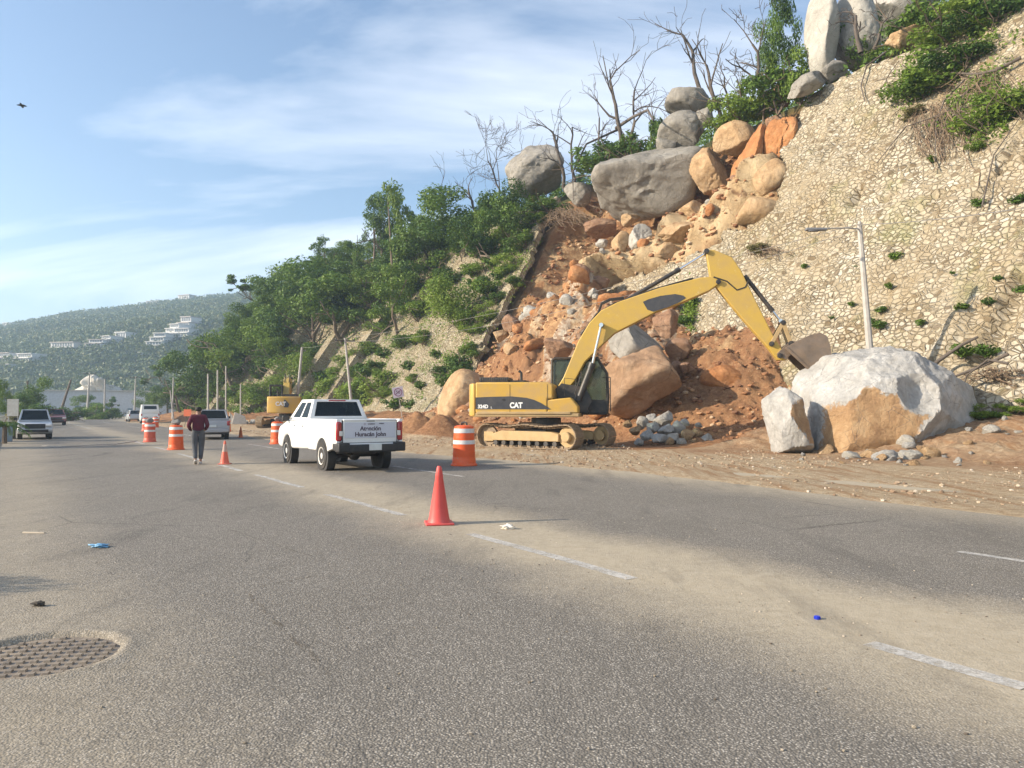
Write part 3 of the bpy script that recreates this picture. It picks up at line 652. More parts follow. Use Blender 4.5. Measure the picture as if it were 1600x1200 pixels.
B('boulder', 1146, 218, 62, 58, Yw(1150, 222, .8), M_TAN, 'tan wedge shaped boulder right of the stacked pair', 31, rz=-35, planes=9, noise=.04)
B('boulder', 1176, 250, 46, 112, Yw(1178, 250, .5), M_ORG, 'tall orange boulder, left half of the split pair at the slide edge', 33, dep=2.0, rz=8, planes=10, hmin=.64, k=14, noise=.10)
B('boulder', 1212, 228, 50, 92, Yw(1212, 228, .7), M_ORG, 'orange boulder, right half of the split pair at the slide edge', 36, dep=2.0, rz=14, planes=10, hmin=.64, k=14, noise=.10)
B('boulder', 1203, 280, 52, 60, Yw(1203, 280, .2), M_TAN, 'rounded yellow tan boulder below the split orange pair', 39, rz=20, planes=7, noise=.04, k=9)
B('boulder', 1187, 333, 78, 56, Yw(1187, 333, .4), M_TAN, 'smooth tan boulder set into the edge of the stone wall', 41, rz=-18, planes=6, noise=.03, k=8, hmin=.8)
B('boulder', 1285, 52, 44, 150, 50.0, M_PALE, 'tall pale standing slab at the top of the slope', 43, dep=1.6, planes=8, hmin=.8, noise=.03)
B('boulder', 1332, 46, 60, 140, 50.5, M_PALE, 'pale rounded standing slab right of the tall one', 45, dep=2, planes=8, hmin=.8, noise=.03, k=9)
B('boulder', 1398, 8, 125, 108, 53.5, M_PALE, 'broad pale boulder behind bushes at the slope top', 47, planes=7, noise=.04)
B('boulder', 1262, 132, 60, 34, 48.6, M_GREY, 'low grey rock below the standing slabs', 49, rz=-25, planes=9)
B('boulder', 1302, 116, 50, 40, 49.0, M_GREY, 'grey rock wedged under the gap between the two standing slabs', 50)
B('boulder', 1190, 165, 34, 42, 56, M_GREY, 'dark grey rock among grass right of the stacked pair', 51, sub=4)
B('boulder', 1222, 148, 30, 44, 54, M_BRN, 'brownish jagged rock between grass and orange soil', 53, sub=4)
B('boulder', 1585, 40, 72, 58, 42, M_TAN, 'large tan boulder at the upper right corner of the slope', 55)
B('boulder', 1592, 90, 46, 52, 40.5, M_TAN, 'tan boulder under the one in the upper right corner', 57)
B('boulder', 1420, 62, 66, 34, 45.5, M_TAN, 'flat tan stone on the wall top below the bushes', 59)
B('boulder', 970, 379, 30, 36, Yw(970, 379, .8), M_TAN, 'squarish tan block under the huge overhanging boulder', 61, sub=4, planes=8, noise=.03, hmin=.75)
B('boulder', 936, 356, 52, 30, Yw(936, 356, 1), M_BRN, 'brown rounded rock just under the huge boulder left end', 63)
B('boulder', 1000, 372, 34, 46, Yw(1000, 372, 1), M_PALE, 'pale upright rock right of the squarish tan block', 65, rz=30)
B('boulder', 1056, 366, 58, 34, Yw(1056, 366, .2), M_TAN, 'flat topped tan rock high on the sandy ridge', 67, rz=-12)
B('boulder', 1114, 350, 36, 42, Yw(1114, 350, .5), M_BRN, 'brown rock at the upper end of the sandy ridge', 69, sub=4)
B('boulder', 888, 470, 28, 30, Yw(888, 470, -.5), M_ORG, 'reddish angular rock in the middle of the slide', 71, sub=4)
B('boulder', 862, 503, 44, 38, Yw(862, 503, -2), M_TAN, 'round tan rock above the excavator cab', 73)
B('boulder', 826, 548, 62, 42, Yw(826, 548, -3.4), M_PALE, 'long pale slab tilted in the debris above the excavator engine', 75, rz=-32)
B('boulder', 785, 560, 30, 26, Yw(785, 560, -2), M_BRN, 'small round brown rock on the left side of the debris', 77, sub=4)
B('boulder', 872, 545, 46, 34, 43, M_BRN, 'brown rock beside the excavator boom foot', 79)
B('boulder', 1001, 597, 124, 116, 37.5, mat_rock('shaded_rock', [(.30, .185, .11), (.42, .27, .165), (.52, .38, .26)], .7, stain=(.12, .06, .04)), 'massive brown boulder in the shade behind the excavator', 81, dep=2.0, planes=10, noise=.06, k=22, hmin=.68)
B('boulder', 990, 535, 100, 72, 40, M_GREY, 'grey boulder resting on top of the massive brown one', 83, dep=1.8, rz=14, planes=9, noise=.04)
B('boulder', 1040, 506, 40, 48, 42.5, M_BRN, 'dark brown rock above the grey boulder, against the wall edge', 85)
B('boulder', 1062, 545, 46, 34, 40.5, M_BRN, 'brown rock wedged right of the grey boulder', 87, sub=4)
B('boulder', 1052, 582, 40, 36, 40, M_BRN, 'shaded rock between brown boulder and wall', 89, sub=4)
B('boulder', 1150, 603, 120, 62, 38.6, M_ORG, 'buried orange rock face in the soil spilled against the wall', 90, dep=1.1, rz=14, planes=7, noise=.07, k=8)
B('boulder', 723, 626, 80, 100, 52, M_TAN, 'large upright tan boulder behind the excavator counterweight', 95, dep=1.8, planes=8, noise=.05, k=12, hmin=.84)
B('boulder', 760, 618, 60, 40, 57, M_PALE, 'pale flat rock lying behind the upright tan boulder', 93)

# ---------------------------------------------------------------- the two fresh broken blocks on the verge
def implicit_rock(name, terms, scoops, c, ext, sub=6, seed=0, noise=.05, k=.05):
    d, F = ico(sub); lo = np.zeros(len(d)); hi = np.full(len(d), 6.0)
    def f(P):
        P = P + .10 * np.stack([fbm(P * .9 + q, 3, seed + i) for i, q in enumerate((0, 5, 9))], -1)
        vals = [P @ np.array(n) / np.linalg.norm(n) - h for n, h, s in terms] + [rs - np.linalg.norm(P - np.array(cc), axis=1) for cc, rs in scoops]
        return np.array(vals)
    for _ in range(22):
        m = (lo + hi) / 2; ins = f(d * m[:, None]).max(0) < 0; lo = np.where(ins, m, lo); hi = np.where(ins, hi, m)
    P = d * lo[:, None]; vals = f(P); who = vals.argmax(0); sk = np.array([s for n, h, s in terms] + [0] * len(scoops), float)[who]
    rg = fbm(P * 1.2, 5, seed + 3, .6); fresh = (1 - sk)
    r = lo + noise * (rg * (1 + fresh * 1.3)) + noise * .7 * fresh * (1 - 2 * np.abs(fbm(P * 2.1, 4, seed + 9))) 
    ns = np.array([s for n, h, s in terms] + [0] * len(scoops)); gap = np.where(ns[:, None] == 1, vals, -9).max(0) - np.where(ns[:, None] == 0, vals, -9).max(0); skc = np.clip(.5 + gap * 2.2, 0, 1)
    P = d * r[:, None]; me = mesh_np(name, P, F); attr(me, 'skin', skc); me.set_sharp_from_angle(angle=R(32)); return me
T1 = [((-.22, -.96, .10), 1.95, 1), ((-.97, -.12, .12), 3.1, 0), ((-.62, -.3, .72), 2.12, 0), ((-.1, -.15, .98), 1.72, 0), ((.42, -.2, .88), 1.75, 0), ((.60, -.76, .22), 1.70, 0),
      ((.82, -.35, .42), 2.55, 0), ((.93, -.3, -.1), 3.0, 1), ((.42, -.8, -.42), 1.75, 0), ((0, 1, .1), 2.1, 0), ((-.15, -.62, .77), 1.66, 0), ((.25, -.62, .74), 1.62, 0), ((0, 0, -1), 1.95, 1), ((-.1, -.85, -.5), 2.15, 1), ((-.8, -.55, .1), 2.85, 1), ((.2, -.5, .85), 1.72, 0), ((.75, -.6, -.1), 2.35, 0)]
S1 = [((-1.35, -2.2, 1.0), .85), ((-.25, -2.3, .72), .98), ((-2.5, -1.6, 1.2), .7), ((-.35, -1.5, 2.15), .80), ((1.05, -1.95, 1.75), .9), ((2.2, -1.75, .35), .85), ((1.6, -2.1, -.9), .7), ((2.6, -.6, 1.6), .7)]
me = implicit_rock('boulder', T1, S1, None, None, seed=4, noise=.085)
o = link('boulder', me, M_WHT); c = atY(1406, 637, 27.9); o.location = c.tolist(); o.scale = (.97, 1.0, 1.12)
tag(o, 'enormous freshly broken boulder, white above and rusty tan in front, beside the road', 'boulder')
T2 = [((-.8, -.5, .35), .82, 0), ((-.3, -.9, -.3), .85, 0), ((.3, -.9, .25), .78, 1), ((0, -.3, -1), 1.1, 0), ((.9, -.2, .3), .75, 0), ((-.5, -.2, .9), 1.15, 0), ((.5, -.1, .85), 1.0, 0), ((0, 1, 0), .9, 0), ((-.95, -.1, -.25), .9, 0), ((0, -.6, .7), 1.02, 0)]
me = implicit_rock('boulder', T2, [((.9, -1.2, 1.3), .6)], None, None, sub=5, seed=14, noise=.05)
o = link('boulder', me, M_WHT); c = atY(1236, 659, 27.3); o.location = c.tolist(); o.scale = (.64, .85, .90)
tag(o, 'smaller white and rust broken block leaning at the left of the enormous boulder', 'boulder')

# ---------------------------------------------------------------- loose rocks (shared meshes)
def rock_meshes(n, seed, sub, mats, **k):
    L = []
    for i in range(n):
        for m in mats:
            V, F = rock_np(seed + i, sub, **k); me = mesh_np('rock', V, F); me.materials.append(m); me.set_sharp_from_angle(angle=R(35)); L.append(me)
    return L
rng = random.Random(5)
def drop(me, p, s, label, cat, group, name='rock', flat=.75):
    o = bpy.data.objects.new(name, me); COL.objects.link(o); o.location = [float(c) for c in p]; o.scale = (s * rng.uniform(.8, 1.25), s * rng.uniform(.8, 1.2), s * rng.uniform(flat - .15, flat + .2))
    o.rotation_euler = (rng.uniform(-.4, .4), rng.uniform(-.4, .4), rng.uniform(0, 6.28)); return tag(o, label, cat, group)
LOOSE = rock_meshes(4, 200, 3, [M_TAN, M_ORG, M_BRN, M_PALE], noise=.06, hmin=.6, planes=10)
cnt = 0
rs = np.random.RandomState(8)
while cnt < 130:
    u = rs.uniform(30, 60); s = rs.uniform(1, 24) if rs.rand() < .3 else rs.uniform(1, 12)
    if poly_d(np.array([u, s]), SL) < .5: continue
    low = s < 12; big = rs.rand() ** 3
    size = .16 + big * (.75 if low else .55)
    d, ins, tan = hill_d(np.array([u]), np.array([s])); p = prof(u, s, float(d[0]) + size * .25)
    uu, vv = uv(p); zz = float(dirt_z(uu, vv)) if vv < 36 else -9
    if zz > p[2]: p = np.array([p[0], p[1], zz + size * .3])
    px_ = 0
    drop(LOOSE[rs.randint(len(LOOSE))], p, size, 'loose rock lying in the orange soil of the slide', 'rock', 'loose rocks in the slide'); cnt += 1
cnt = 0
while cnt < 90:
    u = rs.uniform(30, 56); v = rs.uniform(22.5, 33); size = .12 + .55 * rs.rand() ** 3
    z = float(dirt_z(u, v))
    if z < .5: continue
    x, y = xy(u, v); drop(LOOSE[rs.randint(len(LOOSE))], (x, y, z + size * .25), size, 'rock caught in the debris fan at the foot of the slide', 'rock', 'rocks in the debris fan'); cnt += 1
PIL = rock_meshes(5, 300, 3, [M_PALE, M_WHT, M_TAN], noise=.05, hmin=.55, planes=8)
PILE = [(992, 672, 15), (1004, 660, 17), (1018, 652, 14), (1036, 655, 22), (1040, 672, 20), (1058, 668, 20), (1070, 660, 14), (1012, 680, 16), (1030, 686, 18), (1052, 684, 18), (1075, 680, 17), (1090, 676, 15), (1092, 664, 9), (1103, 684, 13), (998, 690, 13), (1066, 690, 12), (1045, 690, 12), (1020, 668, 16), (1084, 689, 9), (980, 662, 12), (1112, 690, 9)]
for px, py, w in PILE:
    Y = 32.8 - (690 - py) * -.035; p = atY(px, py, Y + (690 - py) * .03); drop(PIL[rng.randrange(len(PIL))], p, w * Y / 2400 * 1.3, 'pale angular rock in the heap behind the excavator tracks', 'rock', 'rocks heaped behind the tracks', flat=.85)
for i in range(26):
    px = rng.uniform(1245, 1600); py = rng.uniform(712, 732); p = atG(px, py); u, v = uv(p); z = float(dirt_z(u, v)); s = .06 + .16 * rng.random() ** 2
    drop(PIL[rng.randrange(len(PIL))], (p[0], p[1], z + s * .3), s, 'broken pale stone scattered at the foot of the enormous boulder', 'rock', 'chips below the enormous boulder')
for i in range(22):
    px = rng.uniform(1290, 1500); py = rng.uniform(708, 722); p = atG(px, py); u, v = uv(p); z = float(dirt_z(u, v)); s = .10 + .26 * rng.random() ** 1.5
    drop(PIL[rng.randrange(len(PIL))], (p[0], p[1], z + s * .2), s, 'broken pale stone scattered at the foot of the enormous boulder', 'rock', 'chips below the enormous boulder')
for i in range(12):
    px = rng.uniform(1545, 1600); py = rng.uniform(690, 720); p = atG(px, py); u, v = uv(p); z = float(dirt_z(u, v)); s = .10 + .22 * rng.random() ** 2
    drop(PIL[rng.randrange(len(PIL))], (p[0], p[1], z + s * .3), s, 'broken pale stone scattered at the foot of the enormous boulder', 'rock', 'chips below the enormous boulder')
def scatter(name, n, gen, smin, smax, mats_cols, seed, pw=3):
    rg = np.random.RandomState(seed); d, F0 = ico(1); Vs = []; Fs = []; ton = []
    P = gen(rg, n); n = len(P)
    for i in range(n):
        s = smin + (smax - smin) * rg.rand() ** pw; q = d * (1 + .5 * (rg.rand(len(d), 1) - .5)) * s * np.array([rg.uniform(.7, 1.4), rg.uniform(.7, 1.4), rg.uniform(.5, .9)])
        Vs.append(q + P[i] + np.array([0, 0, s * .25])); Fs.append(F0 + i * len(d)); ton += [rg.rand()] * len(d)
    me = mesh_np(name, np.concatenate(Vs), np.concatenate(Fs), False); attr(me, 'tone', ton)
    t = NT(name); return tag(link(name, me, t.fin(t.mix(t.ramp(t.noise(30, 3), [(.3, 0), (.8, .35)]), t.ramp(t.at('tone'), mats_cols), (.3, .22, .14)), .9)), kind='stuff')
def g_verge(rg, n):
    u = rg.uniform(4, 62, n); v = rg.uniform(12.6, 25, n); keep = fbm(v3(u * .35, v * .35), 3, 5) > -.12; u, v = u[keep], v[keep]; x, y = xy(u, v); return np.stack([x, y, dirt_z(u, v)], -1)
scatter('gravel', 13000, g_verge, .010, .055, [(0, (.20, .13, .08)), (.45, (.34, .25, .165)), (.8, (.42, .34, .24)), (1, (.52, .46, .38))], 3, 5)
def g_fan(rg, n):
    u = rg.uniform(22, 60, n); v = rg.uniform(21, 34, n); z = dirt_z(u, v); keep = z > .35; x, y = xy(u[keep], v[keep]); return np.stack([x, y, z[keep]], -1)
scatter('soil_clods', 7000, g_fan, .02, .16, [(0, (.15, .06, .03)), (.5, (.33, .15, .065)), (.85, (.46, .26, .13)), (1, (.55, .42, .28))], 4)
def g_slide(rg, n):
    u = rg.uniform(28, 62, n); s = rg.uniform(2, LW + 2, n); ok = poly_d(np.stack([u, s], -1), SL) > .2; u, s = u[ok], s[ok]; d, _, _ = hill_d(u, s); return prof(u, s, d)
scatter('slide_rubble', 7000, g_slide, .03, .26, [(0, (.18, .07, .03)), (.5, (.36, .17, .075)), (.8, (.48, .30, .16)), (1, (.6, .48, .34))], 6)
def g_road(rg, n):
    u = rg.uniform(1.5, 26, n); v = np.where(rg.rand(n) < .5, rg.normal(5.2, 1.2, n), rg.uniform(0, 13, n)); x, y = xy(u, v); return np.stack([x, y, np.full(n, .012)], -1)
scatter('road_grit', 2600, g_road, .002, .010, [(0, (.06, .05, .045)), (.6, (.30, .26, .2)), (1, (.5, .44, .36))], 7, 2)

# ================================================================= VEGETATION
def mat_leaf(name, cols, trans=.3):
    t = NT(name); oi = t.n('ShaderNodeObjectInfo').outputs['Random']
    k = t.math('ADD', t.math('MULTIPLY', t.at('tone'), .65), t.math('MULTIPLY', oi, .35)); c = t.ramp(k, [(i / (len(cols) - 1), q) for i, q in enumerate(cols)])
    t.fin(c, .55, spec=.3); tr = t.n('ShaderNodeBsdfTranslucent', {0: t.mix(.5, c, (.12, .16, .02), 'ADD')}); ms = t.n('ShaderNodeMixShader', {0: trans, 1: t.p.outputs[0], 2: tr.outputs[0]})
    t.t.links.new(ms.outputs[0], t.out.inputs[0]); return t.m
LEAF = mat_leaf('foliage', [(.022, .050, .009), (.060, .120, .018), (.11, .185, .026), (.18, .25, .042)], .22)
LEAFY = mat_leaf('bright_foliage', [(.06, .11, .016), (.14, .22, .03), (.23, .31, .055)])
LEAFD = mat_leaf('dry_foliage', [(.07, .07, .025), (.15, .14, .05), (.22, .19, .08)])
BARK = simple('bark', (.15, .115, .085), .9, var=.35, scale=4); DEADB = simple('dead_wood', (.10, .082, .068), .9, var=.35, scale=3); VINE = simple('dry_vine', (.20, .14, .09), .9, var=.3, scale=5)
def leaves_np(rg, blobs, n, leaf):
    P = []; N = []; T = []; ntot = sum(b[3] for b in blobs)
    for c, r, tone, w in blobs:
        m = max(4, int(n * w / ntot)); q = rg.normal(size=(m, 3)); q /= np.linalg.norm(q, axis=1)[:, None]
        rr = rg.rand(m, 1) ** .33 * (1 + .25 * fbm(q * 2.2 + tone * 9, 3, int(tone * 99))[:, None]); P.append(np.array(c) + q * rr * np.array(r)); N.append(q + rg.normal(size=(m, 3)) * .7 + [0, 0, .5])
        T.append(np.clip(tone + rg.normal(size=m) * .16, 0, 1))
    P = np.concatenate(P); N = np.concatenate(N); N /= np.linalg.norm(N, axis=1)[:, None]; T = np.concatenate(T); m = len(P)
    a = np.cross(N, rg.normal(size=(m, 3))); a /= np.linalg.norm(a, axis=1)[:, None]; b = np.cross(N, a); s = leaf * rg.uniform(.55, 1.3, (m, 1))
    V = np.stack([P - a * s, P - b * s * .55 + N * s * .1, P + a * s, P + b * s * .55 + N * s * .1], 1).reshape(-1, 3)
    return V, np.arange(4 * m).reshape(-1, 4), np.repeat(T, 4)
def branchy(b, rg, p, d, L, r, lev, spread=.6, kids=(2, 4), droop=0, wob=.25, rmin=0):
    pts = [np.array(p)]; rad = [r]; q = np.array(p, float); dd = np.array(d, float); n = 4 if lev > 0 else 3
    for i in range(n):
        dd = dd + rg.normal(size=3) * wob; dd[2] -= droop; dd /= np.linalg.norm(dd); q = q + dd * L / n; pts.append(q.copy()); rad.append(max(r * (1 - .62 * (i + 1) / n), .006))
    rad = [max(q_, .016) for q_ in rad] if rmin else rad; b.tube(pts, rad, 6 if lev > 1 else (5 if lev else 4), cap=False); tips = [q.copy()]
    if lev > 0:
        for _ in range(rg.randint(*kids)):
            i = rg.randint(1, n + 1); e = dd + rg.normal(size=3) * spread; e[2] += .15; e /= np.linalg.norm(e)
            tips += branchy(b, rg, pts[i], e, L * rg.uniform(.5, .75), rad[i] * .62, lev - 1, spread, kids, droop, wob, rmin)
    return tips
def make_tree(kind, seed, name='tree', mat=None):
    """unit tree: height 1 (foot at origin), crown half width about .35; returns a root with trunk and crown"""
    rg = np.random.RandomState(seed); r = empty(name); b = MB(); blobs = []
    if kind == 'broad':
        tips = branchy(b, rg, (0, 0, -.12), (rg.normal() * .1, rg.normal() * .1, 1), .55, .028, 2, .75)
        for i in range(15):
            a = rg.uniform(0, 6.28); h = rg.uniform(.34, .86); w = .34 * math.sqrt(max(.05, 1 - ((h - .55) / .42) ** 2)) * rg.uniform(.35, 1)
            s = rg.uniform(.09, .17); blobs.append(((w * math.cos(a), w * math.sin(a), h), (s * 1.15, s * 1.15, s * .8), rg.uniform(.15, .9), s * s))
        n, leaf = 5200, .017
    elif kind == 'open':
        tips = branchy(b, rg, (0, 0, -.1), (rg.normal() * .15, rg.normal() * .15, 1), .6, .024, 3, .7)
        for q in tips[::2]: 
            if q[2] > .3: s = rg.uniform(.045, .10); blobs.append((q, (s, s, s * .7), rg.uniform(.2, .95), s * s))
        n, leaf = 3000, .016
    elif kind == 'column':
        z = .08; x = y = 0
        b.tube([(0, 0, -.1), (.02, 0, .4), (-.01, .02, .9)], [.022, .016, .006], 6)
        while z < .95:
            s = rg.uniform(.05, .12) * (1.5 if z < .5 else 1.15) * (.6 if rg.rand() < .2 else 1); x += rg.normal() * .035; y += rg.normal() * .035
            blobs.append(((x, y, z), (s, s, s * 1.1), rg.uniform(.1, .8), s * s))
            for _q in range(rg.randint(0, 3)): a = rg.uniform(0, 6.28); blobs.append(((x + .15 * math.cos(a), y + .15 * math.sin(a), z + .05 * rg.normal()), (.06, .06, .04), rg.uniform(.3, .9), .003))
            z += s * rg.uniform(.7, 1.1)
        n, leaf = 4200, .016
    elif kind == 'bush':
        for _ in range(5): branchy(b, rg, (0, 0, -.1), (rg.normal() * .5, rg.normal() * .5, 1), .7, .014, 1, .7)
        for i in range(11):
            a = rg.uniform(0, 6.28); w = rg.uniform(0, .42); s = rg.uniform(.12, .24); blobs.append(((w * math.cos(a), w * math.sin(a), rg.uniform(.12, .75) * (1 - w * .8)), (s, s, s * .8), rg.uniform(.15, .95), s * s))
        n, leaf = 2600, .034
    elif kind == 'tuft':
        for i in range(5):
            a = rg.uniform(0, 6.28); w = rg.uniform(0, .35); s = rg.uniform(.18, .3); blobs.append(((w * math.cos(a), w * math.sin(a), .3 * rg.rand() + .15), (s, s, s), rg.uniform(.3, .95), s * s))
        n, leaf = 260, .09
        b.tube([(0, 0, -.2), (0, 0, .3)], [.03, .01], 5)
    b.build('trunk', BARK, r, smooth=60); V, F, T = leaves_np(rg, blobs, n, leaf); me = mesh_np('crown', V, F, False); attr(me, 'tone', T); link('crown', me, mat or LEAF, r)
    return r
PROTO = {}
for kind, seeds in (('broad', (1, 2, 3, 4)), ('open', (5, 6)), ('column', (7, 8)), ('bush', (9, 10, 11)), ('tuft', (12, 13))):
    PROTO[kind] = [make_tree(kind, s, 'bush' if kind == 'bush' else ('grass_tuft' if kind == 'tuft' else 'tree')) for s in seeds]
PROTO['bright'] = [make_tree('bush', 31, 'bush', LEAFY), make_tree('bush', 32, 'bush', LEAFY)]
PROTO['brighttree'] = [make_tree('broad', 33, 'tree', LEAFY)]
PROTO['dry'] = [make_tree('bush', 34, 'bush', LEAFD)]
USED = set()
def plant(kind, p, h, w=None, label='', cat='tree', group=None, tilt=0, seed=None):
    L = PROTO[kind]; r = L[(seed if seed is not None else rng.randrange(99)) % len(L)]
    o = r if r.name not in USED else copy_tree(r); USED.add(r.name)
    w = w or h; o.location = [float(c) for c in p]; o.scale = (w, w, h); o.rotation_euler = (rng.uniform(-.05, .05), tilt, rng.uniform(0, 6.28))
    return tag(o, label, cat, group)
def tree_px(kind, px, pyb, pyt, label, wpx=None, Y=None, cat='tree', group=None, seed=None, sink=.3):
    """foot on the slope where the ray through (px,pyb) meets it"""
    p = on_hill(px, pyb) if Y is None else atY(px, pyb, Y); Yv = p[1]; h = max(float(atY(px, pyt, Yv)[2] - p[2]), .8) + sink; w = (wpx * Yv / 1200 / .75) if wpx else h
    p = p.copy(); p[2] -= sink; return plant(kind, p, h, w, label, cat, group, seed=seed)
TP = tree_px
TP('column', 612, 500, 282, 'tall slim ivy covered tree standing highest on the hillside', 95, seed=0)
TP('broad', 604, 400, 286, 'leafy top beside the tallest ivy covered tree', 70, seed=1)
TP('column', 557, 440, 358, 'short forked ivy covered trunk left of the tallest tree', 45, seed=1)
TP('column', 507, 440, 368, 'slim pointed tree rising from the dark thicket', 50, seed=0)
TP('broad', 700, 420, 280, 'broad tree with bare twigs on top, right of the tallest tree', 120, seed=2)
TP('broad', 660, 440, 330, 'dark bushy tree between the tallest tree and the broad twiggy one', 90, seed=0)
TP('broad', 752, 430, 290, 'leafy tree near the upper left corner of the slide', 95, seed=3)
TP('broad', 800, 400, 278, 'dense tree overhanging the left edge of the slide', 85, seed=1)
TP('brighttree', 708, 545, 425, 'bright green tree growing out of the stone wall left of the slide', 95)
TP('bush', 715, 600, 525, 'dark vine bush hanging at the lower left edge of the slide', 60, cat='bush', seed=1)
TP('broad', 622, 520, 400, 'leaning dark tree with a visible trunk on the wall', 90, seed=2)
TP('broad', 480, 560, 400, 'very dark broad tree above the distant excavator', 130, seed=0)
TP('broad', 540, 530, 420, 'dark broad tree above the buttress ribs', 120, seed=3)
TP('broad', 440, 560, 425, 'tall tree with ragged top left of the dark thicket', 110, seed=1)
TP('open', 412, 545, 442, 'sparse tree whose thin limbs show against the far hill', 95, seed=0)
TP('brighttree', 378, 610, 500, 'yellow green tree low on the hillside behind the roadside poles', 120)
TP('broad', 330, 640, 515, 'broad tree at the far end of the hillside', 95, seed=2)
TP('broad', 292, 650, 540, 'outermost tree where the hillside meets the road', 85, seed=3)
TP('open', 258, 650, 565, 'thin tree leaning over the far road end', 70, seed=1)
TP('brighttree', 452, 640, 545, 'bright green tree right behind the distant excavator', 75)
TP('bright', 560, 640, 560, 'bright green creeper bush between the two poles', 70, cat='bush')
TP('bright', 600, 610, 560, 'green creeper hanging on the wall right of the leaning pole', 60, cat='bush')
TP('bush', 940, 260, 205, 'dark dense bush left of the stacked boulders', 80, cat='bush', seed=0)
TP('bush', 985, 240, 190, 'dark bush just left of the stacked boulders', 70, cat='bush', seed=2)
TP('bush', 1030, 205, 152, 'small dark bush peeking above the left of the stacked boulders', 34, cat='bush', seed=1)
TP('bush', 860, 335, 300, 'low bush on the left lip of the slide', 60, cat='bush', seed=2)
TP('bright', 1128, 190, 140, 'green bush right of the stacked boulders', 50, cat='bush')
TP('bright', 1165, 165, 110, 'green bush on the slope below the bare trees', 70, cat='bush')
TP('bush', 1215, 130, 70, 'bush left of the tall standing slab', 80, cat='bush', seed=1)
TP('broad', 1222, 130, -40, 'ivy covered tree left of the tall standing slab', 60, seed=1)
TP('broad', 1192, 130, 25, 'shorter ivy covered tree beside the one at the slab', 45, seed=0)
TP('bright', 1250, 105, 60, 'bright bush at the foot of the tall standing slab', 50, cat='bush')
TP('bush', 1352, 80, -10, 'dark tangled bush in front of the pale rounded slab', 60, cat='bush', seed=0)
TP('bush', 1440, 60, -20, 'bush on the slope top right of the broad pale boulder', 90, cat='bush', seed=2)
TP('bright', 1490, 60, -10, 'sunlit bush at the top right of the slope', 110, cat='bush')
TP('bush', 1540, 50, -30, 'dark bush behind the sunlit one at the top right', 90, cat='bush', seed=1)
def wallplant(kind, px, py, wpx, label, cat='bush', group=None, hk=.8, seed=None):
    u, s = wall_hit(px, py); p = prof(u, s, .05); m = wpx * p[1] / 1200
    return plant(kind, p, m * hk, m / .85, label, cat, group, seed=seed)
wallplant('bright', 1445, 150, 110, 'sunlit green clump hanging from the upper wall')
wallplant('bush', 1500, 115, 90, 'dark green shrub hanging high on the wall', seed=1)
wallplant('bright', 1550, 205, 110, 'bright green leafy bush spilling down the wall at the right', seed=0)
wallplant('bush', 1600, 185, 80, 'dark shrub at the right edge of the wall', seed=2)
wallplant('dry', 1425, 190, 40, 'small yellow grass clump below the larger one on the wall')
wallplant('bright', 1530, 235, 35, 'small bright shrub below the leafy bush on the wall', seed=1)
wallplant('dry', 1190, 400, 36, 'dry brown clump on the wall above the bucket arm')
for px, py, w in ((1398, 408, 26), (1388, 452, 18), (1376, 490, 20), (1505, 490, 30), (1545, 478, 22), (1258, 420, 14), (1330, 480, 16), (1508, 560, 40), (1545, 560, 40), (1590, 320, 30), (1375, 515, 30), (1440, 510, 20), (1560, 440, 16), (1596, 460, 26), (1080, 480, 34), (1073, 510, 30), (1076, 450, 20),
                  (1300, 500, 10), (1350, 560, 14), (1530, 325, 26), (1455, 255, 20), (1340, 420, 10), (1490, 430, 10), (640, 580, 30), (660, 610, 26), (615, 640, 34), (640, 640, 30), (680, 560, 24), (575, 590, 40), (600, 560, 30), (650, 540, 30), (700, 620, 16), (780, 440, 30), (800, 400, 36), (825, 365, 34), (770, 420, 44), (745, 455, 40), (560, 630, 40), (520, 600, 40), (500, 640, 36)):
    wallplant('tuft', px, py, w, 'small green tuft growing between the wall stones', 'tuft', 'tufts on the stone wall')
for px, py, w in ((1560, 640, 60), (1595, 632, 50), (1530, 640, 30)):
    p = atY(px, py, 27.5); plant('bright', (p[0], p[1], p[2] - .3), .6, 1.2, 'low green plant on the soil bank right of the enormous boulder', 'plant', 'green plants right of the boulder')
for px, py, w, kd in ((640, 470, 70, 'bush'), (600, 520, 60, 'bright'), (660, 540, 46, 'bright'), (760, 470, 60, 'bush'), (790, 430, 50, 'bright'), (700, 500, 60, 'bush'), (575, 560, 50, 'bright'), (620, 450, 60, 'bush'), (735, 520, 50, 'bright'), (690, 590, 36, 'bush'), (560, 600, 46, 'bush'), (645, 600, 30, 'bright'), (825, 385, 44, 'bush'), (600, 625, 40, 'bright'), (838, 352, 40, 'bush'), (800, 425, 34, 'bright'), (775, 475, 36, 'bush'), (752, 520, 36, 'bright'), (845, 330, 30, 'bright'), (738, 560, 40, 'bush'), (700, 455, 60, 'bush'), (655, 500, 60, 'bright'), (815, 395, 54, 'bush'), (790, 380, 60, 'bright'), (760, 400, 60, 'bush'), (745, 430, 56, 'bright'), (720, 400, 60, 'bush'), (680, 430, 60, 'bush'), (805, 450, 34, 'bush'), (765, 500, 44, 'bright'), (630, 545, 44, 'bush'), (590, 585, 40, 'bush'), (540, 590, 50, 'bright')):
    wallplant(kd, px, py, w, 'leafy shrub rooted in the stone wall left of the slide', 'bush', 'shrubs on the wall left of the slide')
rs = np.random.RandomState(23)
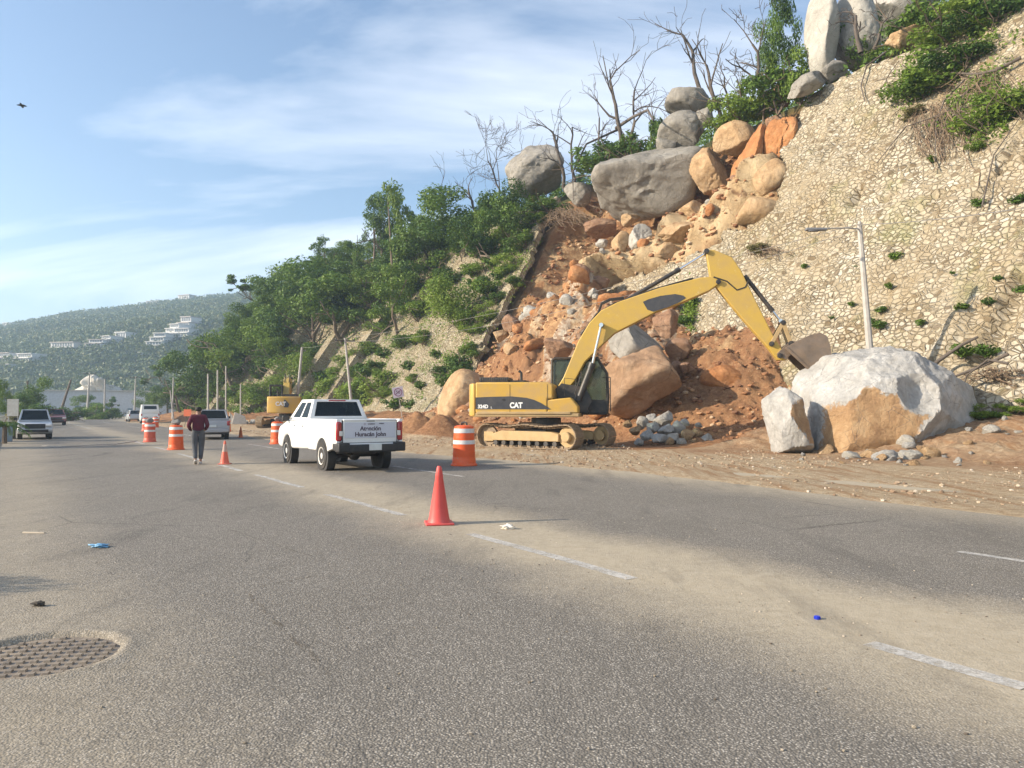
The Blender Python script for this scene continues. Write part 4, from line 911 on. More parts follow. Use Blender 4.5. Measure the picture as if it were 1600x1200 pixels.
for i in range(64):
    u = rs.uniform(86, 165); s = rs.uniform(-1, 13) * (1 if u > 105 else .8); kd = ['bright', 'bush', 'bright', 'brighttree'][rs.randint(4)]; h = rs.uniform(2.2, 4.4)
    if kd == 'brighttree': h *= 1.3
    plant(kd, prof(u, s, .1) - np.array([0, 0, .3]), h, h * 1.3, 'leafy tree low on the bank behind the distant excavator' if kd == 'brighttree' else 'leafy bush low on the bank behind the distant excavator', 'tree' if kd == 'brighttree' else 'bush', 'growth low on the far bank', seed=int(rs.randint(9)))
# thicket over the left hillside
cnt = 0; rs = np.random.RandomState(17)
while cnt < 250:
    u = rs.uniform(60, 205); s = rs.uniform(1, LW + 20)
    if u < 82 and s < LW - 5 - (u - 62) * .25 + rs.normal() * 1.5: continue
    if u < 104 and s < (15 - (u - 82) * .55): continue
    if u < 75 and s > LW + 8: continue
    p = prof(u, s, .0); kind = rs.choice(['broad', 'broad', 'open', 'bush', 'brighttree', 'column' if s > LW - 4 and rs.rand() < .4 else 'broad'])
    h = rs.uniform(3.8, 7.6) * (.75 if u < 80 else 1) * (.62 if s > LW - 2 else 1)
    if kind == 'bush': h *= .55
    plant(kind, p - np.array([0, 0, .5]), h, h * rs.uniform(.95, 1.5), {'broad': 'dense leafy tree in the thicket covering the left hillside', 'bush': 'shrub in the thicket covering the left hillside', 'brighttree': 'yellow green tree in the thicket covering the left hillside', 'column': 'ivy wrapped stem in the thicket covering the left hillside', 'open': 'thinly leaved tree in the thicket covering the left hillside'}[kind],
          'bush' if kind == 'bush' else 'tree', 'thicket on the left hillside', seed=int(rs.randint(99))); cnt += 1
# undergrowth: ground cover sheets of leaves hugging the slopes
def cover(name, n, gen, leaf, mat, seed):
    rg = np.random.RandomState(seed); P, T = gen(rg, n); m = len(P); N = rg.normal(size=(m, 3)) + [-.4, -.5, .8]; N /= np.linalg.norm(N, axis=1)[:, None]
    a = np.cross(N, rg.normal(size=(m, 3))); a /= np.linalg.norm(a, axis=1)[:, None]; b = np.cross(N, a); s = leaf * rg.uniform(.5, 1.4, (m, 1))
    V = np.stack([P - a * s, P - b * s * .5, P + a * s, P + b * s * .5], 1).reshape(-1, 3); me = mesh_np(name, V, np.arange(4 * m).reshape(-1, 4), False); attr(me, 'tone', np.repeat(T, 4)); return tag(link(name, me, mat), kind='stuff')
def g_top(rg, n):
    u = np.concatenate([rg.uniform(10, 62, n // 4), rg.uniform(62, 215, n - n // 4)]); s = rg.uniform(0, LW + 40, n); k = fbm(v3(u * .25, s * .25), 4, 3)
    lim = np.where(u < 62, LW + .3, np.where(u < 82, LW - 3 - (u - 62) * .3, np.where(u < 104, 14 - (u - 82) * .55, 0)))
    keep = (s > lim + 3.5 * k) & ((poly_d(np.stack([u, s], -1), SL) < -.3) | (s > LW + 3)); u, s, k = u[keep], s[keep], k[keep]
    d, _, _ = hill_d(u, s); d = np.maximum(d, -.2) + rg.rand(len(u)) ** 1.3 * (.6 + 1.4 * (k + .3).clip(0)); return prof(u, s, d), np.clip(.45 + k * .8 + rg.normal(size=len(u)) * .15, 0, 1)
cover('undergrowth', 130000, g_top, .17, LEAF, 5)
def g_wallweed(rg, n):
    c = []; 
    for px, py, w, h in ((1470, 170, 60, 40), (1540, 130, 60, 60), (1590, 180, 40, 40), (1500, 60, 120, 20), (1430, 130, 26, 40), (1080, 480, 14, 40), (1350, 75, 70, 18), (1540, 200, 60, 30), (790, 410, 40, 40), (740, 470, 50, 40), (690, 480, 60, 50), (640, 520, 50, 60), (605, 590, 30, 50), (560, 560, 30, 60), (520, 600, 26, 50), (640, 620, 60, 12), (730, 560, 14, 50), (800, 400, 40, 30), (770, 440, 50, 40), (690, 560, 40, 40), (660, 500, 60, 40), (720, 500, 60, 50), (600, 540, 40, 60), (640, 580, 60, 50)):
        for _ in range(n // 24):
            u, s = wall_hit(px + rg.normal() * w * .42, py + rg.normal() * h * .42); c.append((u, s))
    c = np.array(c); k = fbm(v3(c[:, 0] * .8, c[:, 1] * .8), 3, 8); keep = k > -.1; c = c[keep]; k = k[keep]
    return prof(c[:, 0], c[:, 1], .05 + rg.rand(len(c)) ** 2 * .45), np.clip(.5 + k + rg.normal(size=len(c)) * .15, 0, 1)
cover('wall_weeds', 22000, g_wallweed, .10, LEAFY, 6)

# ---------------------------------------------------------------- bare trees, vines, logs
def dead(px, pyb, top, lean, label, seed, lev=3, r=.13, Y=None, kids=(2, 4), group='bare trees on the skyline'):
    r *= 1.3
    p = on_hill(px, pyb) if Y is None else atY(px, pyb, Y); rg = np.random.RandomState(seed); tipx, tipy = top; q = atY(tipx, tipy, p[1]); L = float(np.linalg.norm(q - p))
    o = empty('bare_tree', (p[0], p[1], p[2] - .3), 0, label, 'bare tree', group); d = (q - p) / L; b = MB(); 
    pts = [np.zeros(3)]; rad = [r]; n = 6; cur = np.zeros(3)
    for i in range(n):
        e = d * L * .62 / n + rg.normal(size=3) * L * .02; cur = cur + e; pts.append(cur.copy()); rad.append(r * (1 - .5 * (i + 1) / n))
    b.tube(pts, rad, 7, cap=False); b.build('trunk', DEADB, o, smooth=60); b = MB()
    for i in (3, 4, 5, 6):
        e = d * 1.1 + rg.normal(size=3) * np.array([.75, .5, .35]); e /= np.linalg.norm(e); branchy(b, rg, pts[i], e, L * rg.uniform(.2, .4), rad[i] * .66, lev - 1, .6, kids, 0, .2, 1)
    b.build('branches', DEADB, o, smooth=60); return o
dead(785, 280, (745, 168), 0, 'slender bare tree with a fan of fine twigs, leftmost on the skyline', 1, 4, .10, kids=(3, 5))
dead(885, 275, (848, 150), 0, 'bare tree with crooked limbs above the round grey boulder', 2, 3, .15)
dead(893, 272, (895, 130), 0, 'upright bare tree right of the crooked one', 3, 3, .11)
dead(942, 222, (935, 110), 0, 'thin bare tree, first of the tall clump over the huge boulder', 4, 3, .10)
dead(972, 215, (955, 62), 0, 'tallest bare tree of the clump over the huge boulder', 5, 3, .17)
dead(985, 212, (1000, 80), 0, 'bare tree leaning right in the clump over the huge boulder', 6, 3, .12)
dead(1010, 205, (1015, 130), 0, 'short bare tree at the right end of the clump', 7, 3, .08)
dead(1098, 140, (1050, 5), 0, 'bare tree rising from behind the stacked boulders, leaning left', 8, 3, .15, Y=63)
dead(1130, 155, (1098, 35), 0, 'pale bare trunk right of the stacked boulders', 9, 2, .14)
dead(1140, 140, (1125, 60), 0, 'thin bare stem beside the pale bare trunk', 10, 2, .09)
dead(1165, 125, (1155, 75), 0, 'small twiggy bare shrub on the slope crest', 11, 3, .06)
dead(1205, 95, (1140, -5), 0, 'bare tree with long limbs reaching left under the sky edge', 12, 4, .12)
dead(690, 330, (684, 255), 0, 'bare twigs rising out of the broad tree', 13, 3, .10)
dead(748, 330, (720, 255), 0, 'dark broken bare tree left of the round grey boulder', 14, 2, .14)
dead(1345, 75, (1335, -20), 0, 'tangled bare tree in front of the pale rounded slab', 15, 3, .14, Y=47.5, group=None)
dead(1365, 70, (1390, -10), 0, 'bare shrub right of the tangled bare tree', 16, 3, .09, Y=47.5, group=None)
def log(pix, r, label, mat=DEADB, name='fallen_branch', cat='branch', out=.35):
    pts = []
    for q in pix:
        u, s = wall_hit(q[0], q[1]); pts.append(prof(u, s, out + (q[2] if len(q) > 2 else 0)))
    b = MB(); pts = [p + np.array([0, 0, 0]) for p in pts]; b.tube(pts, list(np.linspace(r, r * .45, len(pts))), 7); return tag(b.build(name, mat, smooth=60), label, cat)
log([(1600, 98), (1560, 118), (1530, 124), (1480, 120)], .10, 'long bare branch hanging across the upper wall shrubs')
log([(1512, 132), (1480, 165), (1468, 200), (1466, 260)], .05, 'bare stem hanging down the wall from the shrubs')
log([(1540, 132), (1505, 160), (1480, 185), (1420, 205), (1375, 262)], .05, 'long dark root trailing down left over the wall')
log([(1385, 88), (1358, 110), (1350, 140), (1356, 165)], .06, 'curved root looping down from the wall top')
log([(1540, 330), (1558, 250), (1600, 190)], .04, 'thin root snaking down the right side of the wall')
log([(1440, 612, .2), (1480, 580, .4), (1520, 560, .6), (1545, 548, .6)], .10, 'weathered log leaning at the wall foot')
log([(1600, 585, 1.0), (1560, 600, .9), (1510, 612, .7), (1470, 622, .5)], .07, 'pale bare trunk lying at the wall foot behind the enormous boulder')
log([(1600, 600, 1.0), (1570, 596, 1.1), (1530, 610, .7), (1520, 640, .6)], .05, 'twisted dry branch at the wall foot')
log([(962, 232, 3.2), (1000, 234, 3.2), (1040, 230, 3.2), (1062, 236, 3)], .16, 'fallen trunk lying on top of the huge boulder')
log([(963, 232, 3.0), (935, 270, 2.8), (925, 300, 2.2), (915, 330, 1.2)], .11, 'thin trunk fallen over the left end of the huge boulder')
def tangle(px, py, w, h, n, label, seed):
    rg = np.random.RandomState(seed); b = MB(); 
    for _ in range(n):
        x = px + rg.normal() * w * .3; y = py - h * rg.uniform(.2, .5); pts = []; dx = rg.normal() * 1.1; o_ = rg.uniform(.05, .45); x0_ = x
        for k in range(6): u, s = wall_hit(x, y); pts.append(prof(u, s, o_ + .1 * rg.normal())); y += h * rg.uniform(-.02, .2); x += w * .09 * rg.normal() + dx * w * .07
        b.tube(pts, .009 + .016 * rg.rand() ** 2, 4, cap=False)
    return tag(b.build('vine_tangle', VINE, smooth=60), label, 'vines')
tangle(1470, 225, 70, 130, 100, 'brown tangle of dry vines hanging in the middle of the upper wall', 1)
tangle(1540, 150, 70, 80, 60, 'dry roots under the shrubs at the upper right', 2)
tangle(1195, 400, 34, 26, 40, 'dry root clump on the wall above the excavator arm', 3)
tangle(880, 345, 60, 50, 80, 'torn roots hanging under the left lip of the slide', 4)
tangle(1560, 600, 70, 40, 50, 'dry twigs heaped at the wall foot on the right', 5)

# ---------------------------------------------------------------- far forest and houses
def g_far(rg, n):
    X = []; T = []
    px = rg.uniform(-60, 620, n); Y = rg.uniform(262, 690, n); x = (px - 800) / 1200 * Y; z = far_z(x, Y)
    k = rg.rand(n); per = 42; c = np.stack([x, Y, z], -1); q = rg.normal(size=(n, per, 3)); q /= np.linalg.norm(q, axis=2)[..., None]
    R_ = rg.uniform(2.2, 5.0, n)[:, None, None]; P = c[:, None] + q * R_ * np.array([1, 1, .8]) * rg.uniform(.6, 1, (n, per, 1)) + np.array([0, 0, 2.2]); return P.reshape(-1, 3), np.clip(np.repeat(k, per) + rg.normal(size=n * per) * .14, 0, 1)
cover('forest', 9500, g_far, .85, mat_leaf('far_foliage', [(.03, .05, .014), (.055, .085, .022), (.09, .12, .035), (.13, .14, .055)], .15), 9)
# mid-sized boulders lodged in the scar and its debris: each placed where the photograph shows one
MID = [(800, 505, 34, 30, 'B', -2), (783, 525, 26, 22, 'T', -2), (845, 560, 40, 34, 'O', -5), (905, 500, 36, 30, 'T', -3), (925, 520, 30, 34, 'B', -4), (812, 575, 30, 24, 'P', -5), (790, 592, 34, 26, 'T', -6), (935, 480, 24, 22, 'P', -1),  
       (832, 490, 30, 26, 'P', -1), (880, 520, 24, 20, 'P', -3.5), (985, 345, 30, 20, 'T', 1.5), (1080, 330, 40, 30, 'T', .8), (1035, 395, 44, 28, 'T', .4),  (1150, 285, 26, 26, 'B', .8), (1132, 318, 28, 22, 'O', .6),  (1165, 270, 20, 18, 'T', .8), (1058, 560, 26, 22, 'B', -4), (1072, 575, 24, 18, 'B', -4.5), (830, 600, 36, 24, 'B', -7), (770, 575, 28, 30, 'P', -4),  (1210, 190, 30, 22, 'B', .8), (940, 380, 20, 16, 'P', .8)]
MM = {'B': M_BRN, 'T': M_TAN, 'O': M_ORG, 'P': M_PALE}; MW = {'B': 'brown', 'T': 'tan', 'O': 'orange', 'P': 'pale grey'}
for i, (px, py, w, h, m, ps) in enumerate(MID):
    boulder('boulder', px, py, w, h, Yw(px, py, ps), MM[m], '%s boulder lodged among others in the slide scar' % MW[m], 400 + i, sub=4, group='%s boulders lodged in the slide scar' % MW[m])
# ================================================================= VEHICLES AND SITE OBJECTS
def paint(name, col, rough=.32, dirt=(.35, .27, .17), amt=.25, coat=.5, chips=None):
    t = NT(name); g = t.noise(1.6, 7, .65, dist=.3); p = t.sep(t.obj())
    c = t.mix(t.ramp(t.noise(.6, 4), [(.3, 0), (.7, .12)]), col, tuple(x * .8 for x in col))
    low = t.math('MULTIPLY', t.math('SUBTRACT', .9, p[2], True), .55) if amt < .35 else .25
    d = t.math('MULTIPLY', t.ramp(g, [(.42, .15), (.72, 1)]), t.math('ADD', amt * .6, t.math('MULTIPLY', low, amt * 2.2)), True)
    c = t.mix(d, c, dirt)
    if chips: c = t.mix(t.ramp(t.noise(5, 8, .75), [(.62, 0), (.68, 1)]), c, chips)
    return t.fin(c, t.math('ADD', rough, t.math('MULTIPLY', d, .5)), Coat_Weight=coat, Coat_Roughness=.15)
P_WHITE = paint('white_paint', (.80, .80, .78), amt=.12); P_SILV = paint('silver_paint', (.50, .52, .54), amt=.15); P_GREY = paint('dull_silver_paint', (.34, .35, .37), amt=.2); P_RED = paint('dark_red_paint', (.20, .045, .04), amt=.3)
P_YEL = paint('machine_yellow', (.56, .335, .04), .5, (.40, .28, .15), .7, .15, chips=None); P_YELB = paint('boom_yellow', (.53, .345, .05), .5, (.40, .28, .13), .55, .1, chips=(.60, .50, .24))
RUBB = simple('tyre_rubber', (.028, .027, .026), .85, dirt=(.16, .13, .10), dirtamt=.2); BLK = simple('black_plastic', (.02, .02, .021), .55, var=.3, dirt=(.12, .10, .08), dirtamt=.25)
BLKM = simple('black_machine_paint', (.022, .022, .024), .45, dirt=(.16, .12, .08), dirtamt=.35); STEEL = simple('polished_rod', (.75, .75, .74), .15, metal=1, var=.03); WORN = simple('worn_bucket_steel', (.20, .155, .12), .5, metal=.35, var=.3, scale=2, dirt=(.30, .20, .12), dirtamt=.5)
TRK = simple('muddy_track_steel', (.20, .15, .105), .8, metal=.1, var=.35, scale=6, dirt=(.40, .30, .19), dirtamt=.75); RIM = simple('steel_rim', (.66, .65, .62), .45, metal=.2, dirt=(.35, .28, .2), dirtamt=.4)
MUDY = simple('muddy_yellow', (.42, .29, .13), .8, var=.2, dirt=(.42, .31, .18), dirtamt=.8); REDL = simple('red_lens', (.34, .015, .02), .15, coat=1); CLRL = simple('clear_lens', (.72, .70, .66), .15, coat=1)
WTXT = simple('white_lettering', (.82, .82, .80), .5); DTXT = simple('dark_lettering', (.09, .07, .09), .6); PLATE = simple('licence_plate', (.62, .64, .62), .5); CHAR = simple('charcoal_decal', (.045, .047, .055), .5, dirt=(.14, .12, .10), dirtamt=.25)
MAGN = simple('magnetic_panel', (.60, .61, .67), .5, var=.03); CONC = simple('pole_concrete', (.42, .40, .37), .85, var=.15, dirt=(.28, .23, .17), dirtamt=.3); SEAT = simple('dark_upholstery', (.03, .03, .033), .9)
def mat_glass(name='tinted_glass', tint=(.42, .47, .46), tr=.62):
    t = NT(name); t.fin((.02, .025, .025), .04, spec=.9); g = t.n('ShaderNodeBsdfTransparent', {0: tint}); m = t.n('ShaderNodeMixShader', {0: tr, 1: t.p.outputs[0], 2: g.outputs[0]}); t.t.links.new(m.outputs[0], t.out.inputs[0]); return t.m
GLASS = mat_glass(); GLASS_C = mat_glass('cab_glass', (.75, .85, .82), .7)
def lettering(s, size, mat, parent, M, name='lettering', bold=.0, sx=1.0):
    cu = bpy.data.curves.new(name, 'FONT'); cu.body = s; cu.size = size; cu.extrude = .004; cu.offset = bold; cu.align_x = 'CENTER'; cu.align_y = 'CENTER'; cu.space_line = .95
    tmp = bpy.data.objects.new('tmp_text', cu); COL.objects.link(tmp); dg = bpy.context.evaluated_depsgraph_get(); me = bpy.data.meshes.new_from_object(tmp.evaluated_get(dg)); bpy.data.objects.remove(tmp)
    me.transform(M @ Matrix.Scale(sx, 4, (1, 0, 0))); me.materials.clear(); return link(name, me, mat, parent)
def fr(o, x, y):
    """matrix: text x axis -> x, text y axis -> y, at o"""
    x = Vector(x).normalized(); y = Vector(y).normalized(); z = x.cross(y); m = Matrix((x, y, z)).transposed().to_4x4(); m.translation = Vector(o); return m
def arch(xc, r, z0, zc=None, n=10):
    zc = zc if zc is not None else .37; a0 = math.asin(min(1, (z0 - zc) / r)); return [(xc + r * math.cos(a), zc + r * math.sin(a)) for a in np.linspace(a0, math.pi - a0, n)]
def wheel(root, x, y, r=.37, w=.25, side=1, rim=RIM):
    e = empty('wheel', (x, y, r)); e.parent = root; b = MB()
    b.lathe([(r * .62, -w / 2), (r * .93, -w / 2), (r, -w / 2 + .04), (r, w / 2 - .04), (r * .93, w / 2), (r * .62, w / 2)], n=28, axis='y'); b.build('tyre', RUBB, e, smooth=30); b = MB()
    s = side * (w / 2 + .022); b.lathe([(r * .63, s * .2), (r * .63, s * .96), (r * .56, s * .9), (r * .5, s * .45), (r * .3, s * .5), (r * .22, s * .85), (r * .12, s * .9)], n=28, axis='y')
    for k in range(6):
        a = k * math.pi / 3; b.box((r * .4 * math.cos(a), s * .58, r * .4 * math.sin(a)), (.05, .02, .05), Matrix.Rotation(-a, 3, 'Y'))
    b.build('rim', rim, e, smooth=30); return e
def panelset(root, name, mat, frames, thick=.035):
    """frames: list of (outer4, inner4 or None)"""
    b = MB()
    for o, i in frames:
        if i is None: b.quad(*o); continue
        for k in range(4): b.quad(o[k], o[(k + 1) % 4], i[(k + 1) % 4], i[k])
    bmesh.ops.remove_doubles(b.b, verts=b.b.verts, dist=.0005); ob = b.build(name, mat, root, smooth=40); m = ob.modifiers.new('s', 'SOLIDIFY'); m.thickness = thick; m.offset = 0; m2 = ob.modifiers.new('b', 'BEVEL'); m2.width = .02; m2.segments = 2; return ob
def lerp4(q, m0, m1, n0, n1):
    q = [np.array(p, float) for p in q]; f = lambda s, t: (q[0] * (1 - s) + q[1] * s) * (1 - t) + (q[3] * (1 - s) + q[2] * s) * t
    return [f(m0, n0), f(m1, n0), f(m1, n1), f(m0, n1)]
def greenhouse(root, xr, xf, rxr, rxf, zb, zr, wb, wr, mat, split=.5, rear_in=(.06, .94, .12, .92), dark=GLASS, roofname='cab_roof', sides=((.05, .47), (.53, .93))):
    BL, BR_, FL, FR_ = (xr, wb, zb), (xr, -wb, zb), (xf, wb, zb), (xf, -wb, zb); rl, rr, fl, frr = (rxr, wr, zr), (rxr, -wr, zr), (rxf, wr, zr), (rxf, -wr, zr)
    fs = [((rl, rr, frr, fl), None)]; wins = []
    for q, cuts in (((BR_, BL, rl, rr), [rear_in]), ((FL, FR_, frr, fl), [(.05, .95, .06, .94)])):
        c = cuts[0]; i = lerp4(q, *c); fs.append((q, i)); wins.append(('rear_window' if q[0] == BR_ else 'windscreen', i))
    for q in ((BL, FL, fl, rl), (FR_, BR_, rr, frr)):
        flip = q[0] == FR_; s0 = 0
        for k, (a, c) in enumerate(sides):
            a0, a1 = (1 - c, 1 - a) if flip else (a, c); e0 = 0 if (k == 0) != flip or len(sides) == 1 else None
        cuts = sorted([((1 - c, 1 - a) if flip else (a, c)) for a, c in sides]); edges = [0] + [(cuts[i][1] + cuts[i + 1][0]) / 2 for i in range(len(cuts) - 1)] + [1]
        for k, (a, c) in enumerate(cuts):
            o = lerp4(q, edges[k], edges[k + 1], 0, 1); i = lerp4(q, a, c, .08, .86); fs.append((o, i)); wins.append(('side_window', i))
    panelset(root, roofname, mat, fs)
    for n, i in wins:
        b = MB(); b.quad(*i); ob = b.build(n, dark, root, smooth=0); m = ob.modifiers.new('s', 'SOLIDIFY'); m.thickness = .008
DROT = math.atan2(D[1], D[0])
def make_pickup(u, v):
    x, y = xy(u, v); r = empty('pickup_truck', (x, y, .015), DROT, 'white double cab pickup truck with black bumper and a storm notice on its tailgate', 'pickup truck')
    W_ = .905; b = MB(); aw = .47
    pf = [(1.16, .5), (1.16, 1.33), (3.05, 1.30), (3.25, 1.24), (3.85, 1.10), (4.0, .98), (4.06, .72), (4.0, .5), (3.75, .46)] + arch(3.15, aw, .47)[0:] + [(2.6, .46)]
    b.prism(pf, -W_, W_); b.build('cab_body', P_WHITE, r, bevel=.07, seg=3)
    ps = [(1.12, .5), (1.12, 1.335), (-1.1, 1.345), (-1.13, .72), (-.95, .60), (-.62, .55)] + arch(0, aw, .5)[::-1] + [(.62, .5)]
    b = MB(); b.prism(ps, W_ - .10, W_); b.prism(ps, -W_, -W_ + .10); b.box((0.0, 0, .78), (2.2, 1.62, .05)); b.box((1.06, 0, 1.05), (.06, 1.62, .55)); b.build('cargo_bed', P_WHITE, r, bevel=.035, seg=3)
    b = MB()
    for xx in (0, 3.15):
        for s in (-1, 1): b = MB(); b.lathe([(aw - .01, 0), (aw - .01, .22)], (xx, (.66 if s > 0 else -.88), .37), 24, 'y'); b.build('wheel_housing', BLK, r)
    b = MB(); b.box((-1.10, 0, 1.03), (.07, 1.46, .58)); b.box((-1.105, 0, 1.315), (.10, 1.46, .05)); tg = b.build('tailgate', P_WHITE, r, bevel=.02)
    b = MB()
    for s in (-1, 1): b.box((-1.09, s * .738, 1.03), (.06, .014, .58))
    b.box((-1.09, 0, .736), (.06, 1.46, .012)); b.build('tailgate_gap', BLK, r)
    b = MB(); b.box((-1.146, 0, 1.30), (.012, .22, .035)); b.build('tailgate_handle', BLK, tg, bevel=.004)
    b = MB(); b.box((-1.142, 0, 1.06), (.012, 1.38, .40)); mg = b.build('notice_panel', MAGN, tg, bevel=.004)
    X = -1.151; lettering('Atención\nHuracán John', .155, DTXT, tg, fr((X, 0, 1.025), (0, -1, 0), (0, 0, 1)), 'notice_lettering', .004)
    lettering('GOBIERNO', .038, DTXT, tg, fr((X, -.02, 1.215), (0, -1, 0), (0, 0, 1)), 'small_heading', .001); lettering('MARINA', .036, DTXT, tg, fr((X, -.3, 1.225), (0, -1, 0), (0, 0, 1)), 'small_heading', .001)
    b = MB(); b.lathe([(.032, 0), (.032, .004)], (X, .16, 1.215), 16, 'x'); b.build('round_emblem', simple('emblem_grey', (.45, .43, .48), .6), tg)
    b = MB(); b.box((-1.13, 0, .70), (.10, 1.5, .06)); b.build('tailgate_sill', P_WHITE, r, bevel=.02)
    b = MB(); b.box((-1.22, 0, .60), (.22, 1.30, .20)); 
    for s in (-1, 1): b.box((-1.17, s * .76, .63), (.30, .30, .24)); b.box((-1.0, s * .88, .64), (.30, .07, .20))
    b.build('rear_bumper', BLK, r, bevel=.035, seg=3)
    b = MB(); b.box((-1.335, -.06, .63), (.012, .34, .16)); pl = b.build('licence_plate', PLATE, r, bevel=.003)
    lettering('SN-4812-B', .055, DTXT, pl, fr((-1.342, -.06, .63), (0, -1, 0), (0, 0, 1)), 'plate_number', .001) if False else None
    for s in (-1, 1):
        b = MB(); b.box((-1.09, s * .835, 1.03), (.12, .145, .50)); t = b.build('taillight', REDL, r, bevel=.045, seg=3)
        b = MB(); b.box((-1.145, s * .79, .98), (.02, .09, .13)); b.build('reverse_lens', CLRL, t, bevel=.01)
    greenhouse(r, 1.18, 3.02, 1.36, 2.42, 1.315, 1.86, .84, .66, P_WHITE, rear_in=(.07, .93, .16, .90), sides=((.10, .43), (.48, .86)))
    b = MB(); b.box((1.345, 0, 1.845), (.06, .50, .035)); b.build('high_brake_light', REDL, r, bevel=.01)
    b = MB()
    for yy in (.42, -.42):
        b.box((2.15, yy, 1.15), (.14, .46, .62)); b.box((2.13, yy, 1.55), (.09, .24, .18)); b.box((1.45, yy * .95, 1.1), (.14, .6, .6)); b.box((1.42, yy * .95, 1.46), (.09, .22, .15))
    b.build('seats', SEAT, r, bevel=.03)
    for xx, yy, s in ((0, .78, 1), (0, -.78, -1), (3.15, .78, 1), (3.15, -.78, -1)): wheel(r, xx, yy, .37, .24, s)
    b = MB(); b.box((1.6, 0, .52), (4.6, .9, .16)); b.tube([(0, -.72, .36), (0, .72, .36)], .05); b.lathe([(.04, -.14), (.13, -.1), (.13, .1), (.04, .14)], (0, 0, .36), 14, 'x'); b.tube([(1.1, .3, .42), (-.6, .35, .42), (-1.12, .5, .40)], .035); b.box((.9, -.3, .42), (.9, .45, .2))
    b.lathe([(.33, -.09), (.36, -.05), (.36, .05), (.33, .09)], (-.62, 0, .52), 20, 'z'); b.build('undercarriage', BLKM, r)
    for xx in (1.62, 2.36):
        for s in (1,): b = MB(); b.box((xx, s * .925, 1.13), (.16, .03, .04)); b.build('door_handle', P_SILV, r, bevel=.012)
    b = MB()
    for xx in (1.22, 2.02, 2.98): b.box((xx, W_ - .001, .92), (.008, .006, .72))
    b.box((2.1, W_ - .001, 1.27), (1.76, .006, .010)); b.build('door_seam', BLK, r)
    for s in (1, -1): b = MB(); b.box((2.92, s * 1.0, 1.33), (.10, .20, .16)); b.build('side_mirror', BLK, r, bevel=.03, seg=3)
    for s in (1, -1): b = MB(); b.box((3.93, s * .74, .98), (.18, .26, .15)); b.build('headlight', CLRL, r, bevel=.04)
    return r
make_pickup(19.75, 7.62)
def make_car(name, u, v, rot, label, cat, mat, L=4.5, Wd=.88, hb=.98, hr=1.58, wb=2.6, van=False, front=False, nose=None, rack=False, zr=.34):
    x, y = xy(u, v + float(off(u))); r = empty(name, (x, y, .015), rot, label, cat); ro = -(L - wb) * .48; fo = wb + (L - wb) * .52; b = MB(); aw = zr + .08
    pf = [(ro, .42), (ro - .03, .7), (ro + .04, hb), (wb * .62 if not van else fo - .75, hb + .02), (fo - .25, hb - .18), (fo, hb - .38), (fo, .42), (fo - .2, .3)] + arch(wb, aw, .32, zr) + [(.8, .28)] + arch(0, aw, .32, zr) + [(ro + .2, .32)]
    b.prism(pf, -Wd, Wd); body = b.build('body', mat, r, bevel=.07, seg=3); b = MB()
    for xx in (0, wb):
        for s in (-1, 1): b = MB(); b.lathe([(aw - .01, 0), (aw - .01, .2)], (xx, (Wd - .24 if s > 0 else -Wd + .04), zr), 20, 'y'); b.build('wheel_housing', BLK, r)
    if van: greenhouse(r, ro + .02, fo - .35, ro + .12, fo - .95, hb, hr, Wd - .03, Wd - .14, mat, sides=((.80, .95),), rear_in=(.12, .88, .45, .85), roofname='van_roof')
    else: greenhouse(r, ro + .05, wb * .66 + .3, ro + .38, wb * .45, hb, hr, Wd - .05, Wd - .20, mat, sides=((.05, .26), (.30, .58), (.62, .92)), roofname='roof')
    for xx in (0, wb):
        for s in (-1, 1): wheel(r, xx, s * (Wd - .11), zr, .2, s)
    b = MB(); b.box(((ro + fo) / 2, 0, .36), (L * .8, Wd * 1.5, .2)); b.build('underbody', BLKM, r)
    b = MB(); b.box((ro - .05, 0, .48), (.14, Wd * 1.86, .2)); b.build('rear_bumper', BLK if van else mat, r, bevel=.04)
    b = MB(); b.box((ro - .05, 0, .72), (.02, .4, .13)); b.build('licence_plate', PLATE, r)
    for s in (-1, 1): b = MB(); b.box((ro + .0, s * (Wd - .08), .86 if not van else 1.0), (.09, .14, .24)); b.build('taillight', REDL, r, bevel=.02)
    for s in (-1, 1): b = MB(); b.box((fo - .08, s * (Wd - .2), .74), (.18, .3, .13)); b.build('headlight', CLRL, r, bevel=.03)
    b = MB(); b.box((fo, 0, .70), (.05, Wd * 1.15, .26)); b.box((fo, 0, .46), (.06, Wd * 1.5, .14)); b.build('grille', BLK, r, bevel=.02)
    for s in (-1, 1): b = MB(); b.box((wb * .66 + .1 if not van else fo - .5, s * (Wd + .1), hb + .1), (.08, .18, .13)); b.build('side_mirror', BLK, r, bevel=.03)
    if rack:
        b = MB()
        for s in (-1, 1): b.box((.6, s * .55, hr + .05), (1.6, .04, .05))
        b.build('roof_rack', BLK, r)
    return r
make_car('suv', 43.6, 8.75, DROT - R(9), 'silver sport utility vehicle with a dark rear window driving behind the walking man', 'car', P_GREY, L=4.5, Wd=.88, hb=1.05, hr=1.57, wb=2.6)
make_car('van', 97, 12.7, DROT - R(5), 'white cargo van far down the road beside orange barrels', 'van', P_WHITE, L=5.2, Wd=.97, hb=1.2, hr=2.15, wb=3.1, van=True, zr=.35)
make_car('parked_car', 51.5, .75, DROT + math.pi, 'pale parked vehicle facing the camera on the left shoulder', 'car', P_SILV, L=4.4, Wd=.80, hb=.98, hr=1.58, wb=2.6, rack=True)
make_car('parked_car', 93, 3.2, DROT + math.pi, 'dark red vehicle parked on the shoulder beyond the pale one', 'car', P_RED, L=4.3, Wd=.86, hb=1.05, hr=1.62, wb=2.5)
